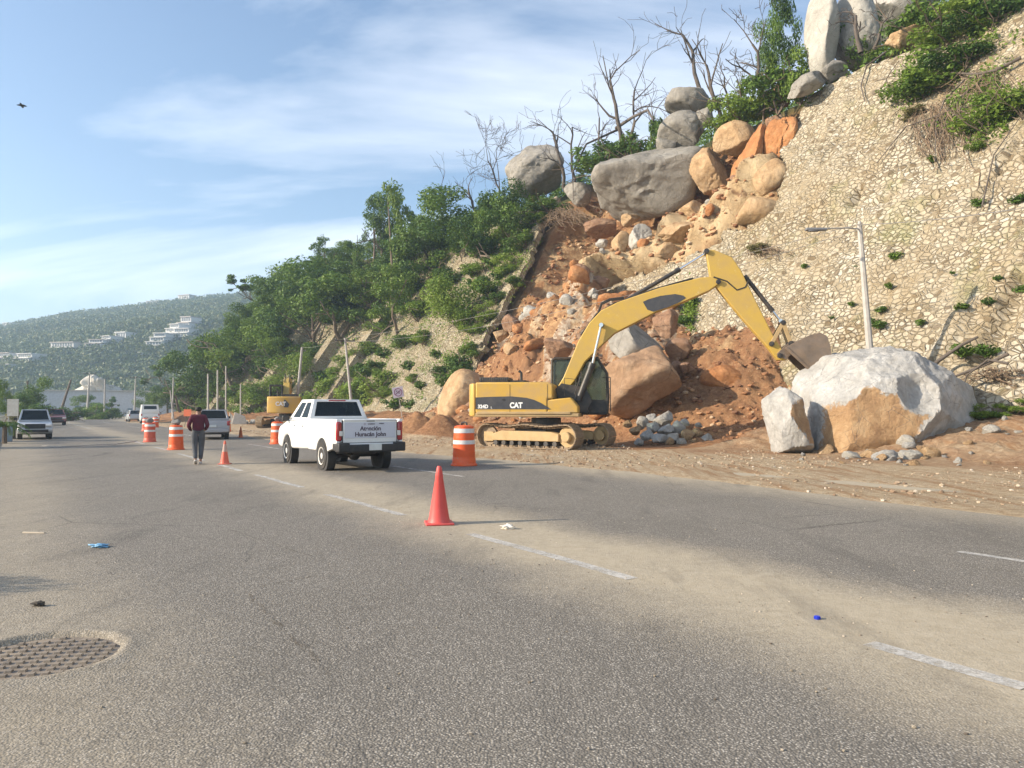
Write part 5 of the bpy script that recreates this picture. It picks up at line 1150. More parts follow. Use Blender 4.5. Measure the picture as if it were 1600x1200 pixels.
make_car('parked_car', 112, 12.6, DROT, 'small light car in the distance right of the white van', 'car', P_SILV, L=4.2, Wd=.85, hb=.95, hr=1.5, wb=2.5)

# ---------------------------------------------------------------- barrels, cones
def mat_orange(name, col, dirtc=(.40, .27, .18)):
    t = NT(name); c = t.mix(t.ramp(t.noise(2.5, 6, .6), [(.35, 0), (.7, .55)]), col, tuple(min(1, x * 1.1 + .03) for x in col)); c = t.mix(t.ramp(t.noise(4, 7, .75), [(.55, 0), (.75, .55)]), c, dirtc); return t.fin(c, .5, spec=.4)
ORA = mat_orange('orange_plastic', (.72, .10, .018)); ORB = mat_orange('faded_red_plastic', (.56, .10, .055), (.5, .28, .2)); ORC = mat_orange('pink_red_plastic', (.60, .075, .065), (.50, .22, .17)); ORD = mat_orange('dull_orange_plastic', (.42, .10, .03), (.3, .2, .12))
BAND = simple('reflective_band', (.70, .69, .67), .35, dirt=(.4, .33, .27), dirtamt=.35); CONEG = simple('worn_grey_sleeve', (.42, .30, .25), .6, dirt=(.45, .15, .1), dirtamt=.4)
def barrel(px, py, h, label, mat=ORA, top=None, z=None):
    p = atG(px, py); u, v = uv(p); zz = max(.015, float(dirt_z(u, v)) if v > 11 else .015); r = empty('traffic_barrel', (p[0], p[1], zz), rng.uniform(0, 6), label, 'traffic barrel', 'barrels along the closed lane')
    s = h / 1.1; b = MB(); pr = lambda L: [(a * s, c * s) for a, c in L]
    b.lathe(pr([(.335, 0), (.335, .035), (.30, .06), (.288, .20), (.280, .21), (.283, .34), (.275, .35), (.275, .54)]), n=32); b.lathe(pr([(.262, .64), (.266, .67), (.256, .82)]), n=32); b.lathe(pr([(.245, .93), (.24, .985), (.17, 1.01), (.03, 1.015)]), n=32); b.build('drum', mat, r, smooth=35)
    for a, c, ra, rc in ((.54, .64, .279, .273), (.82, .93, .264, .258)):
        b = MB(); b.lathe(pr([(ra, a), (rc, c)]), n=32); b.build('reflective_band', BAND, r, smooth=35)
    b = MB(); b.tube([(-.13 * s, 0, 1.0 * s), (-.11 * s, 0, 1.07 * s), (0, 0, 1.09 * s), (.11 * s, 0, 1.07 * s), (.13 * s, 0, 1.0 * s)], .022 * s, 8); b.build('handle', BLK, r)
    if top:
        V, F = rock_np(900 + int(px), 3, noise=.1, hmin=.6); V = V * np.array([.19, .15, .12]) + np.array([0, 0, .10]); V += np.array([0, 0, 1.02 * s]); ob = link('sandbag', mesh_np('sandbag', V, F), simple('grey_sandbag', (.20, .19, .18), .9, var=.3, scale=8)); ob.location = (p[0], p[1], zz); tag(ob, top, 'sandbag')
    return r
barrel(725, 728, 1.24, 'orange barrel between the pickup truck and the nearer excavator')
barrel(433, 694, 1.12, 'orange barrel half hidden by the front of the pickup truck', top='pale sandbag on the barrel in front of the pickup truck')
barrel(275, 703, 1.06, 'orange barrel left of the walking man', top='dark sandbag on the barrel left of the walking man')
barrel(234, 691, 1.02, 'orange barrel second to the left of the walking man', ORB, top='grey sandbag on the second barrel left of the walking man')
barrel(228, 674, 1.05, 'orange barrel directly behind the second one left of the man', ORB)
barrel(243, 668, 1.0, 'farthest orange barrel below the white van')
barrel(354, 675, 1.08, 'orange barrel just right of the silver vehicle')
def cone(px, py, h, label, mats, sleeve=None, tilt=0):
    p = atG(px, py); u, v = uv(p); zz = max(.012, float(dirt_z(u, v)) if v > 11 else .014); r = empty('traffic_cone', (p[0], p[1], zz), R(20) + rng.uniform(-.2, .2), label, 'traffic cone', 'cones on the road'); s = h / .82; b = MB()
    b.box((0, 0, .014 * s), (.40 * s, .40 * s, .028 * s)); b.build('base', mats, r, bevel=.012 * s); b = MB(); L = [(.165, .028), (.155, .05), (.145, .09)]
    f = lambda z: .15 - .118 * (z / .82)
    if sleeve: b.lathe([(a * s, c * s) for a, c in L + [(f(.44), .44)]], n=28); b2 = MB(); b2.lathe([(f(.44) * s + .001, .44 * s), (f(.70) * s, .70 * s)], n=28); b2.build('sleeve', sleeve, r, smooth=35); b.lathe([(f(.70) * s, .70 * s), (f(.8) * s, .80 * s), (.02 * s, .82 * s)], n=28)
    else: b.lathe([(a * s, c * s) for a, c in L + [(f(.66), .66), (f(.665) + .004, .668), (f(.8), .80), (.024, .82)]], n=28)
    b.build('cone_body', mats, r, smooth=35)
    if tilt: r.rotation_euler = (0, tilt, .2)
cone(686, 820, .80, 'red traffic cone in the foreground beside the worn lane line', ORC)
cone(351, 726, .68, 'red cone with a worn grey sleeve next to the walking man', ORB, CONEG)
cone(376, 684, .64, 'dull orange cone right of the silver vehicle', ORD)

# ---------------------------------------------------------------- walking man
def skin_obj(name, verts, edges, rad, mat, parent, root=0, sub=2):
    me = bpy.data.meshes.new(name); me.from_pydata(verts, edges, []); o = link(name, me, mat, parent); m = o.modifiers.new('skin', 'SKIN'); m.use_smooth_shade = True
    for i, q in enumerate(me.skin_vertices[0].data): q.radius = rad[i] if hasattr(rad[i], '__len__') else (rad[i], rad[i]); q.use_root = (i == root)
    s = o.modifiers.new('sub', 'SUBSURF'); s.levels = sub; s.render_levels = sub; return o
def man():
    p = atG(309, 726); r = empty('person', (p[0], p[1], .012), R(22), 'man in a maroon long sleeved shirt and grey trousers walking away along the lane line', 'person')
    sk = simple('skin', (.27, .15, .10), .6); sh = simple('maroon_shirt', (.085, .013, .026), .9, var=.25, scale=6); tr = simple('grey_trousers', (.075, .08, .088), .9, var=.3, scale=6); hr = simple('black_hair', (.012, .010, .009), .7); so = simple('pale_shoe', (.40, .37, .33), .7)
    V = [(0, 0, .96), (0, .01, 1.12), (0, .01, 1.33), (0, .02, 1.42), (0, .045, 1.50), (0, .07, 1.60), (0, .065, 1.66), (.17, .0, 1.37), (.25, -.07, 1.13), (.19, .19, .99), (.16, .24, .98), (-.17, 0, 1.37), (-.26, -.08, 1.13), (-.20, .17, .98), (-.17, .22, .97),
         (.09, 0, .88), (.085, .06, .49), (.07, -.05, .10), (.08, .05, .05), (-.09, 0, .88), (-.08, .02, .50), (-.06, -.14, .12), (-.065, -.04, .05)]
    E = [(0, 1), (1, 2), (2, 3), (3, 4), (4, 5), (5, 6), (2, 7), (7, 8), (8, 9), (9, 10), (2, 11), (11, 12), (12, 13), (13, 14), (0, 15), (15, 16), (16, 17), (17, 18), (0, 19), (19, 20), (20, 21), (21, 22)]
    rd = [(.09, .07), (.11, .08), (.14, .09), .055, .07, .085, .07, .055, .042, .03, .032, .055, .042, .03, .032, .085, .055, .04, .03, .085, .055, .04, .03]
    skin_obj('body', V, E, rd, sk, r)
    b = MB()
    for s, hx, hy, hz in ((1, .16, .24, .975), (-1, -.17, .22, .965)):
        for k in range(4): a = (k - 1.5) * .018; b.tube([(hx + a * .3, hy + .01, hz + a), (hx - s * .02, hy + .05 - abs(k - 1) * .004, hz + a - .005), (hx - s * .045, hy + .06, hz + a - .02)], [.0095, .009, .007], 6)
        b.tube([(hx - s * .01, hy - .01, hz + .02), (hx - s * .04, hy + .02, hz + .045), (hx - s * .05, hy + .04, hz + .045)], [.011, .010, .008], 6)
    for s in (-1, 1): b.box((s * .083, .06, 1.585), (.018, .035, .055))
    b.box((0, .155, 1.58), (.025, .03, .04)); b.build('hands_and_ears', sk, r, bevel=.006)
    skin_obj('shirt', [(0, 0, .82), (0, .01, 1.10), (0, .005, 1.33), (0, .02, 1.43), (.17, 0, 1.38), (.255, -.075, 1.13), (.195, .165, 1.0), (-.17, 0, 1.38), (-.265, -.085, 1.13), (-.205, .145, .99)], [(0, 1), (1, 2), (2, 3), (2, 4), (4, 5), (5, 6), (2, 7), (7, 8), (8, 9)],
             [(.185, .135), (.175, .13), (.19, .13), (.085, .075), (.085, .08), (.066, .062), (.05, .05), (.085, .08), (.066, .062), (.05, .05)], sh, r)
    skin_obj('trousers', [(0, 0, 1.10), (.095, .0, .86), (.09, .05, .50), (.07, -.045, .13), (-.095, 0, .86), (-.085, .02, .50), (-.062, -.13, .15)], [(0, 1), (1, 2), (2, 3), (0, 4), (4, 5), (5, 6)], [(.155, .12), (.115, .115), (.085, .085), (.06, .06), (.115, .115), (.085, .085), (.06, .06)], tr, r)
    skin_obj('hair', [(0, .02, 1.52), (0, .035, 1.60), (0, .05, 1.67)], [(0, 1), (1, 2)], [.075, .108, .08], hr, r)
    for x, y0, z, t in ((.075, .0, .05, 0), (-.062, -.10, .075, .5)):
        b = MB(); b.box((x, y0 + .03, z), (.095, .27, .085), Matrix.Rotation(-t, 3, 'X'), taper=.75); b.build('shoe', so, r, bevel=.025, seg=3)
    b = MB(); b.box((.03, .125, 1.555), (.12, .02, .07)); b.box((-.075, .07, 1.575), (.006, .10, .012)); b.build('face_mask', simple('white_mask', (.7, .7, .72), .8), r, bevel=.01)
man()
# ================================================================= EXCAVATORS
EC = np.array([1.75, 31.9, 0.0]); ETH = R(9); XL = np.array([math.cos(ETH), -math.sin(ETH)]); YL = np.array([math.sin(ETH), math.cos(ETH)])
def ex(px, py, ly=0.0):
    r = ray(px, py); t = (ly + (EC[:2] - CAM[:2]) @ YL) / (r[:2] @ YL); P = CAM + r * t; return (float((P[:2] - EC[:2]) @ XL), float(P[2]))
def z4(x, y, ly=-.3): return ex(700 + x * .225, 500 + y * .225, ly)
def z5(x, y, ly=-.3): return ex(900 + x * .2625, 360 + y * .2625, ly)
def crawler(root, rot, zb=.0, L=4.8, g=1.30, sw=.62, Hh=1.02):
    e = empty('undercarriage', (-.32, -.1, zb), rot); e.parent = root
    for s in (-1, 1):
        b = MB(); rr = Hh / 2 - .05; half = L / 2 - rr - .03; path = []
        per = 2 * half * 2 + 2 * math.pi * rr; n = 48
        for k in range(n):
            d = per * k / n
            if d < 2 * half: x, z, a = -half + d, 0, 0
            elif d < 2 * half + math.pi * rr: q = (d - 2 * half) / rr; x, z, a = half + rr * math.sin(q), rr - rr * math.cos(q), -q
            elif d < 4 * half + math.pi * rr: w = d - 2 * half - math.pi * rr; x, z, a = half - w, 2 * rr - .07 * math.sin(math.pi * w / (2 * half) * 2) ** 2, math.pi
            else: q = (d - 4 * half - math.pi * rr) / rr; x, z, a = -half - rr * math.sin(q), rr + rr * math.cos(q), math.pi - q
            M3 = Matrix.Rotation(a, 3, 'Y'); up_ = M3 @ Vector((0, 0, 1)); c = Vector((x, s * g, z + .05))
            b.box(c, (per / n * .95, sw, .03), M3)
            for f in (-.06, .0, .06): b.box(c - up_ * .03 + (M3 @ Vector((f, 0, 0))), (.014, sw, .04), M3)
            b.box(c + up_ * .05, (per / n * .8, .16, .09), M3)
        b.build('track', TRK, e, smooth=0)
        b = MB(); y = s * (g + .02); 
        fr_ = [(-half + .25, .32), (half - .35, .32), (half - .35, .62), (half - .75, .70), (-half + .7, .72), (-half + .25, .60)]
        b.prism(fr_, y - .19, y + .21); b.box((-half + .05, y + .03, .47), (.5, .42, .40)); b.build('track_frame', MUDY, e, bevel=.03)
        b = MB(); b.lathe([(rr * .86, -.08), (rr * .86, .08)], (half, y, rr + .05), 28, 'y'); b.lathe([(.20, -.24), (.20, .24), (.17, .27), (.05, .27)] if s > 0 else [(.05, -.27), (.17, -.27), (.20, -.24), (.20, .24)], (half, y, rr + .05), 20, 'y'); b.build('drive_sprocket', MUDY, e, smooth=30)
        b = MB(); b.lathe([(rr * .84, -.07), (rr * .84, .07)], (-half, y, rr + .05), 28, 'y'); b.build('idler_wheel', TRK, e, smooth=30)
        b = MB()
        for k in range(8): b.lathe([(.10, -.2), (.10, .2)], (-half + .42 + k * (2 * half - .95) / 7, y, .23), 14, 'y')
        b.build("rollers", BLKM, e, smooth=30)
    b = MB(); b.box((0, 0, .62), (1.5, 2 * g - .3, .34)); b.lathe([(.62, .78), (.62, 1.24)], (0, 0, 0), 28); b.build('carbody', BLKM, e, bevel=.04)
    return e
def excavator(main=True, pos=None, rot=None, label='', boomT=None):
    r = empty('excavator', pos, rot, label, 'excavator'); N = -1.36
    # house: engine side panels, counterweight
    zt = z4(300, 432, N)[1]; zb = z4(300, 668, N)[1]; xr = z4(190, 500, N)[0]; xm = z4(690, 500, N)[0]; xf = z4(860, 600, N)[0]
    b = MB(); b.prism([(xr, zb + .12), (xr, zt), (xm, zt), (xm + .22, zt - .10), (xm + .22, z4(0, 550, N)[1]), (xm, z4(0, 550, N)[1]), (xm, zb + .12)], N, -N); house = b.build('engine_housing', P_YEL, r, bevel=.06, seg=3)
    b = MB(); b.box(((xr + xm) / 2 - .05, N - .004, (zt + zb) / 2), (.012, .01, zt - zb - .2)); b.box((xm, N - .004, (zt + zb) / 2 + .1), (.012, .01, zt - zb - .4)); b.build('panel_seam', BLK, house)
    xw = z4(140, 560, N)[0]; b = MB()
    n = 12; bot = [(-math.cos(a) * .0 + 0, 0) for a in (0,)]
    pr = [(xr - .004, N), (xw + .12, N + .05), (xw - .05, N + .45), (xw - .18, 0), (xw - .05, -N - .45), (xw + .12, -N - .05), (xr - .004, -N)]
    vs0 = [b.b.verts.new((float(x), float(y), zb - .02)) for x, y in pr]; vs1 = [b.b.verts.new((float(x), float(y), zt - .04)) for x, y in pr]; b.b.faces.new(vs0[::-1]); b.b.faces.new(vs1)
    for k in range(7): b.b.faces.new((vs0[k], vs0[(k + 1) % 7], vs1[(k + 1) % 7], vs1[k]))
    cw = b.build('counterweight', P_YEL, r, bevel=.07, seg=3)
    b = MB(); b.prism([(xm + .002, zb + .12), (xm + .002, z4(0, 556, N)[1]), (xf - .05, z4(0, 540, N)[1]), (xf + .25, z4(0, 600, N)[1]), (xf + .25, zb + .12)], N + .01, -.35); b.build('tank_box', P_YEL, r, bevel=.05)
    b = MB(); b.box(((xr + xf) / 2 + .1, 0, zb + .05), (xf - xr + .35, -2 * N - .06, .16)); b.box(((xr + xf) / 2, N + .02, zb + .13), (xf - xr - .1, .06, .12)); b.build('deck_frame', MUDY, r, bevel=.03)
    b = MB(); x0, x1 = z4(235, 400, -.6)[0], z4(430, 400, -.6)[0]; b.box(((x0 + x1) / 2, -.45, zt + .10), (x1 - x0, 1.3, .22))
    for k in range(15): b.box((x0 + .06 + k * (x1 - x0 - .12) / 14, -1.105, zt + .11), (.03, .02, .16))
    b.box((x1 + .35, -.4, zt + .04), (.7, 1.1, .10)); b.build('engine_hood_grille', BLKM, house, bevel=.025)
    b = MB(); b.tube([(x1 + .3, .6, zt), (x1 + .3, .6, zt + .45), (x1 + .2, .6, zt + .55)], .06); b.build('exhaust', BLKM, r)
    if main:
        dz = [z4(x, y, N) for x, y in ((192, 620), (192, 538), (300, 533), (440, 530), (545, 540), (600, 555), (650, 578), (715, 620))]; b = MB(); b.prism(dz, N - .006, N - .001); b.build('dark_decal', CHAR, house, smooth=0)
        c = z4(243, 602, N); lettering('324D', .20, WTXT, house, fr((c[0], N - .009, c[1]), (1, 0, 0), (0, 0, 1)), 'model_lettering', .008, .95); c = z4(302, 608, N); lettering('L', .11, WTXT, house, fr((c[0], N - .009, c[1]), (1, 0, 0), (0, 0, 1)), 'model_lettering', .003)
        c = z4(473, 594, N); lettering('CAT', .30, WTXT, house, fr((c[0], N - .009, c[1]), (1, 0, 0), (0, 0, 1)), 'name_lettering', .014, .86)
        b = MB(); b.box((*[z4(385, 553, N)[0]], N - .012, z4(385, 553, N)[1]), (.12, .02, .06)); b.build('latch', BLK, house)
    else:
        X = xw - .20; zc = (zt + zb) / 2 + .05
        b = MB(); b.prism([(0, 0), (.001, 0), (.001, .001)], 0, .001) if False else None
        vs = [(X - .005, -.62 + dy, zc + dz_) for dy, dz_ in ((-.38, .0), (-.05, .36), (.05, .36), (.05, -.28), (-.3, -.28))]; b.b.faces.new([b.b.verts.new(Vector((v[0], v[1] + .55, v[2]))) for v in vs]); b.build('name_backing', CHAR, cw, smooth=0)
        lettering('CAT', .46, WTXT, cw, fr((X - .012, .25, zc), (0, -1, 0), (0, 0, 1)), 'name_lettering', .018, .9)
    # cab
    y0, y1 = .30, 1.36; A = z4(716, 440, y0)[0]; Bx = z4(1108, 440, y0)[0]; ctop = z4(0, 275, y0)[1]; czb = zb + .1; sl = .32
    b = MB(); pts = [(A, czb), (A + .04, ctop - .08), (A + .16, ctop), (Bx - .42, ctop), (Bx - .04, ctop - .62), (Bx, czb + .75), (Bx - .05, czb)]
    for y in (y0 + .03, y1 - .03):
        P3 = [(p[0], y, p[1]) for p in pts]
        for k in range(len(P3)): b.tube([P3[k], P3[(k + 1) % 7]], .055, 6)
        b.tube([(A + (Bx - A) * .48, y, czb), (A + (Bx - A) * .48, y, ctop)], .05, 6)
    for p in pts: b.tube([(p[0], y0 + .03, p[1]), (p[0], y1 - .03, p[1])], .05, 6)
    b.box(((A + Bx) / 2 - .12, (y0 + y1) / 2, ctop + .02), (Bx - A - .5, y1 - y0, .07)); b.box(((A + Bx) / 2, (y0 + y1) / 2, czb + .3), (Bx - A - .12, y1 - y0 - .02, .55)); cab_ = b.build('cab_frame', BLKM, r, bevel=0)
    b = MB(); b.prism(pts, y0 + .05, y0 + .06); b.prism(pts, y1 - .06, y1 - .05); b.quad(*[(pts[k][0], yy, pts[k][1]) for k, yy in ((3, y0 + .1), (3, y1 - .1), (4, y1 - .1), (4, y0 + .1))]); b.quad(*[(pts[k][0], yy, pts[k][1]) for k, yy in ((4, y0 + .1), (4, y1 - .1), (5, y1 - .1), (5, y0 + .1))]); b.build('cab_glass', GLASS_C, r, smooth=0)
    b = MB(); b.box((A + .7, .85, czb + .7), (.5, .5, .2)); b.box((A + .5, .85, czb + 1.1), (.14, .48, .8)); b.build('operator_seat', SEAT, r, bevel=.04)
    b = MB(); b.tube([(Bx + .12, .15, czb + .1), (Bx + .12, .15, czb + 1.5)], .02); b.tube([(Bx - .2, .15, czb + 1.5), (Bx + .12, .15, czb + 1.5)], .02)
    for k in range(5): b.tube([(Bx + .12, .15, czb + .2 + k * .28), (Bx - .1, .15, czb + .2 + k * .28)], .014, 5)
    b.build('cab_guard', BLKM, r)
    # boom, stick, bucket
    T = boomT or (lambda p: p); T2 = lambda L: [T(p) for p in L]
    b = MB(); up_ = [z4(765, 455), z4(800, 400), z4(905, 145), z4(980, 20), z5(150, 475), z5(250, 425), z5(500, 340), z5(740, 280), z5(800, 274), z5(850, 290)]
    lo = [z5(848, 320), z5(790, 360), z5(640, 425), z5(480, 482), z5(350, 550), z5(230, 610), z5(150, 685), z4(950, 290), z4(880, 420), z4(815, 500), z4(780, 490)]
    b.prism(T2(up_ + lo), -.27, .27); boom = b.build('boom', P_YELB, r, bevel=.03)
    b = MB(); b.prism(T2([z5(x, y, -.285) for x, y in ((398, 425), (430, 410), (500, 390), (590, 378), (640, 388), (655, 402), (610, 430), (540, 460), (460, 484), (425, 472))]), -.279, -.273); b.build('dark_decal', CHAR, boom, smooth=0)
    b = MB(); off_ = 0
    for s in (-1, 1):
        for pth in ([z5(30, 620), z5(120, 505), z5(230, 440), z5(480, 352), z5(700, 290)], [z5(820, 275), z5(900, 310), z5(960, 362), z5(1010, 345), z5(1030, 305)], [z5(130, 490), z5(150, 440), z5(200, 415), z5(285, 405)]):
            b.tube([(p[0], s * .2, p[1] + .06 if k else p[1]) for k, p in enumerate(T2(pth))], .034, 6)
    b.build('hydraulic_hose', BLK, boom)
    b = MB(); st = [z5(775, 118), z5(795, 112), z5(825, 112), z5(930, 155), z5(985, 235), z5(1060, 390), z5(1175, 620), z5(1228, 705), z5(1262, 770), z5(1205, 772), z5(1150, 700), z5(990, 520), z5(845, 345), z5(800, 270)]
    b.prism(T2(st), -.21, .21); stick = b.build('stick', P_YELB, r, bevel=.03)
    b = MB()
    for q in (z5(848, 305), z5(1165, 675), z5(1215, 745), z5(1235, 548), z5(778, 122), z5(150, 565), z5(1280, 672)):
        q = T(q); b.lathe([(.05, -.32), (.10, -.31), (.10, .31), (.05, .32)], (q[0], 0, q[1]), 16, 'y')
    b.build('pivot_pins', BLKM, r, smooth=30)
    def cyl(a, m, e, y, ra, name, parent=r, rb=.05):
        a, m, e = T(a), T(m), T(e); b = MB(); b.tube([(a[0], y, a[1]), (m[0], y, m[1])], ra, 16); dx_, dz_ = m[0] - a[0], m[1] - a[1]; l = math.hypot(dx_, dz_)
        b.tube([(m[0] - dx_ / l * .22, y, m[1] - dz_ / l * .22), (m[0], y, m[1])], ra * 1.18, 16); o = b.build(name, BLKM, parent, smooth=30); b = MB(); b.tube([(m[0], y, m[1]), (e[0], y, e[1])], rb, 12); b.tube([(e[0], y - .1, e[1]), (e[0], y + .1, e[1])], .085, 12); b.build('piston_rod', STEEL, o, smooth=30)
    base = z4(915, 565); 
    if boomT is None:
        for s in (-1, 1): cyl(z4(905, 560, s * .42), z4(1005, 300, s * .42), z4(1064, 35, s * .42), s * .42, .13, 'boom_cylinder', r, .06)
    cyl(z5(290, 415), z5(622, 222), z5(775, 128), 0, .085, 'stick_cylinder')
    cyl(z5(1010, 262), z5(1180, 478), z5(1225, 535), 0, .085, 'bucket_cylinder')
    b = MB()
    for s in (-1, 1):
        for p, q in ((z5(1235, 548), z5(1165, 675)), (z5(1235, 548), z5(1280, 672))):
            p, q = T(p), T(q); c = ((p[0] + q[0]) / 2, s * .26, (p[1] + q[1]) / 2); l = math.hypot(p[0] - q[0], p[1] - q[1]); b.box(c, (l + .12, .05, .15), Matrix.Rotation(-math.atan2(q[1] - p[1], q[0] - p[0]), 3, 'Y'))
    b.build('linkage', MUDY, r, bevel=.01)
    # bucket: open shell; mouth edge runs from the hinge to the teeth
    o_ = T2([z5(1232, 705), z5(1275, 680), z5(1380, 628), z5(1440, 612), z5(1480, 632), z5(1502, 690), z5(1508, 745), z5(1490, 795), z5(1440, 840), z5(1400, 862)])
    hw = .62; b = MB(); c0 = np.mean(np.array(o_), 0)
    for s in (-1, 1): b.prism(o_, s * hw - .02, s * hw + .02)
    for k in range(1, len(o_) - 1):
        p, q = o_[k], o_[k + 1]; pi = [p[0] + (c0[0] - p[0]) * .06, p[1] + (c0[1] - p[1]) * .06]; qi = [q[0] + (c0[0] - q[0]) * .06, q[1] + (c0[1] - q[1]) * .06]; b.prism([p, q, qi, pi], -hw + .02, hw - .02)
    mo = [o_[0], o_[-1], (o_[-1][0] + .10, o_[-1][1] + .04), (o_[0][0] + .09, o_[0][1] + .06)]
    for s in (-1, 1): b.prism(mo, s * hw - .045 * (1 if s < 0 else -1) - .015, s * hw + .015 - .045 * (1 if s < 0 else -1))
    d_ = np.array(o_[-1]) - np.array(o_[-2]); d_ /= np.linalg.norm(d_); tdir = np.array(o_[-1]) - np.array(o_[0]); tdir /= np.linalg.norm(tdir)
    bk = b.build('bucket', WORN, r, bevel=.012)
    b = MB()
    for k in range(5):
        y = -hw + .08 + k * (2 * hw - .16) / 4; a = np.array(o_[-1]) - tdir * .06; e_ = a + tdir * .26; n_ = np.array([-tdir[1], tdir[0]]); b.prism([tuple(a + n_ * .06), tuple(a - n_ * .06), tuple(e_)], y - .05, y + .05)
    b.build('bucket_teeth', WORN, bk)
    b = MB(); q = T(z5(1245, 690)); q2 = T(z5(1300, 690))
    for s in (-.24, .24): b.prism([T(z5(1195, 735)), T(z5(1240, 690)), T(z5(1285, 655)), T(z5(1320, 665)), T(z5(1300, 720)), T(z5(1250, 770))], s - .03, s + .03)
    b.build('bucket_ears', WORN, bk, bevel=.01)
    b = MB(); b.prism(T2([z4(745, 480), z4(790, 440), z4(960, 470), z4(1000, 560), z4(960, 640), z4(800, 640)]), -.36, -.30) if boomT is None else None
    b.box((xm + .9, 0, zb + .4), (1.3, .5, .55)); b.build('boom_foot_bracket', BLKM, r)
    crawler(r, -(R(36) - ETH), zb=.03)
    # handrails and mirror
    b = MB(); b.tube([(xf - .3, N + .1, zt - .55), (xf - .3, N + .1, zt + .15), (xf + .15, N + .1, zt + .1), (xf + .15, N + .1, zt - .6)], .018, 6); b.tube([(xf + .1, N + .1, zt - .5), (xf + .35, N - .05, zt + .2)], .015, 6); b.box((xf + .37, N - .06, zt + .28), (.04, .16, .24)); b.build('handrail', BLKM, r)
    return r
EX1 = excavator(True, EC.tolist(), -ETH, 'yellow excavator with its arm raised over the enormous boulder')
pv = z4(790, 470)
def fold(p, a=R(-27)):
    x, z = p[0] - pv[0], p[1] - pv[1]; return (pv[0] + x * math.cos(a) - z * math.sin(a), pv[1] + x * math.sin(a) + z * math.cos(a))
q2 = atY(428, 665, 65.0)
EX2 = excavator(False, (q2[0] + .2, q2[1] + 2.6, .0), R(104), 'distant yellow excavator seen from behind at the foot of the thicket', boomT=fold)

# ================================================================= POLES, SIGNS, WIRES, BUILDINGS, LITTER
def pole(name, foot_p, top_p, r0, r1, label, mat=CONC, n=8, group=None, arm=None, cat='utility pole'):
    r = empty(name, foot_p, 0, label, cat, group); b = MB(); d = np.array(top_p) - np.array(foot_p); b.tube([(0, 0, -.5), tuple(d)], [r0, r1], n); b.build('shaft', mat, r, smooth=20 if n < 9 else 40)
    if arm == 'cross':
        b = MB(); b.box((d[0], d[1], d[2] - .25), (1.8, .1, .1), Matrix.Rotation(.5, 3, 'Z')); b.build('crossarm', DEADB, r); 
        for k in (-.8, 0, .8): b = MB(); b.lathe([(.04, 0), (.06, .06), (.03, .14)], (d[0] + k * math.cos(.5), d[1] + k * math.sin(.5), d[2] - .2), 8); b.build('insulator', BLKM, r)
    return r
lf = atY(1368, 640, 30.6); lt = atY(1343, 352, 30.6); uf, vf = uv(lf); lz = float(dirt_z(uf, vf)); k_ = (lt - lf) / (lt[2] - lf[2]); foot_ = lf + k_ * (lz - .1 - lf[2])
lp = pole('street_lamp', foot_.tolist(), lt.tolist(), .17, .095, 'leaning octagonal street lamp standing behind the enormous boulder', CONC, cat='street lamp')
d = lt - foot_; b = MB(); e1 = atY(1322, 357, 30.2) - foot_; e2 = atY(1292, 357, 29.9) - foot_; b.tube([tuple(d - k_ * .15), tuple(e1 + [0, 0, .02]), tuple(e2)], .03, 8); b.build('arm', CONC, lp)
b = MB(); hd = atY(1275, 358.5, 29.8) - foot_; b.box(tuple(hd), (.78, .26, .10), Matrix.Rotation(R(-8), 3, 'Z') @ Matrix.Rotation(R(2), 3, 'Y')); b.box(tuple(hd + [-.1, 0, -.06]), (.42, .2, .05)); b.build('lamp_head', simple('lamp_grey', (.16, .165, .18), .5), lp, bevel=.03)
b = MB(); b.lathe([(.05, 0), (.08, .05), (.05, .16)], tuple(d), 10); b.build('top_clamp', CONC, lp)
def pole_px(fx, fy, tx, ty, Y, label, r0=.14, r1=.09, arm=None, mat=CONC, group=None):
    f = atY(fx, fy, Y); t = atY(tx, ty, Y); k = (t - f) / (t[2] - f[2]); u, v = uv(f); z0 = max(0, float(H(u, v))) if v > foot(u) else 0.0; f2 = f + k * (z0 - f[2]); pole('utility_pole', f2.tolist(), t.tolist(), r0, r1, label, mat, arm=arm, group=group); return t
wA = pole_px(549, 624, 539, 528, 66, 'leaning pole with a bent crossarm behind the pickup truck', arm='cross')
wB = pole_px(464, 624, 472, 543, 76, 'bare concrete pole between the distant excavator and the leaning pole', .17, .12)
pole_px(325, 650, 325, 584, 88, 'left pole of the close pair above the silver vehicle'); pole_px(340, 650, 340, 578, 92, 'right pole of the close pair above the silver vehicle')
pole_px(353, 655, 353, 572, 84, 'thin pole right of the close pair', .10, .06) ; pole_px(376, 655, 376, 600, 90, 'short grey pole near the white barrier', .10, .07)
pole_px(272, 655, 266, 610, 100, 'thin forked pole over the far soil heap', .12, .08); pole_px(269, 655, 271, 590, 104, 'slim pole at the bend of the road', .12, .08)
wC = pole_px(210, 646, 212, 588, 135, 'white pole in front of the pale building right end', .16, .1, 'cross'); wD = pole_px(163, 648, 164, 592, 128, 'white pole between the green bushes left of the road end', .16, .1)
wE = pole_px(136, 648, 140, 582, 125, 'concrete pole with crossarm and thick base before the pale building', .24, .1, 'cross'); pole_px(94, 642, 111, 593, 110, 'strongly leaning wooden pole beyond the parked cars', .22, .12, mat=BARK); pole_px(44, 648, 43, 595, 95, 'dark pole in front of the tall left tree', .16, .1, mat=BARK)
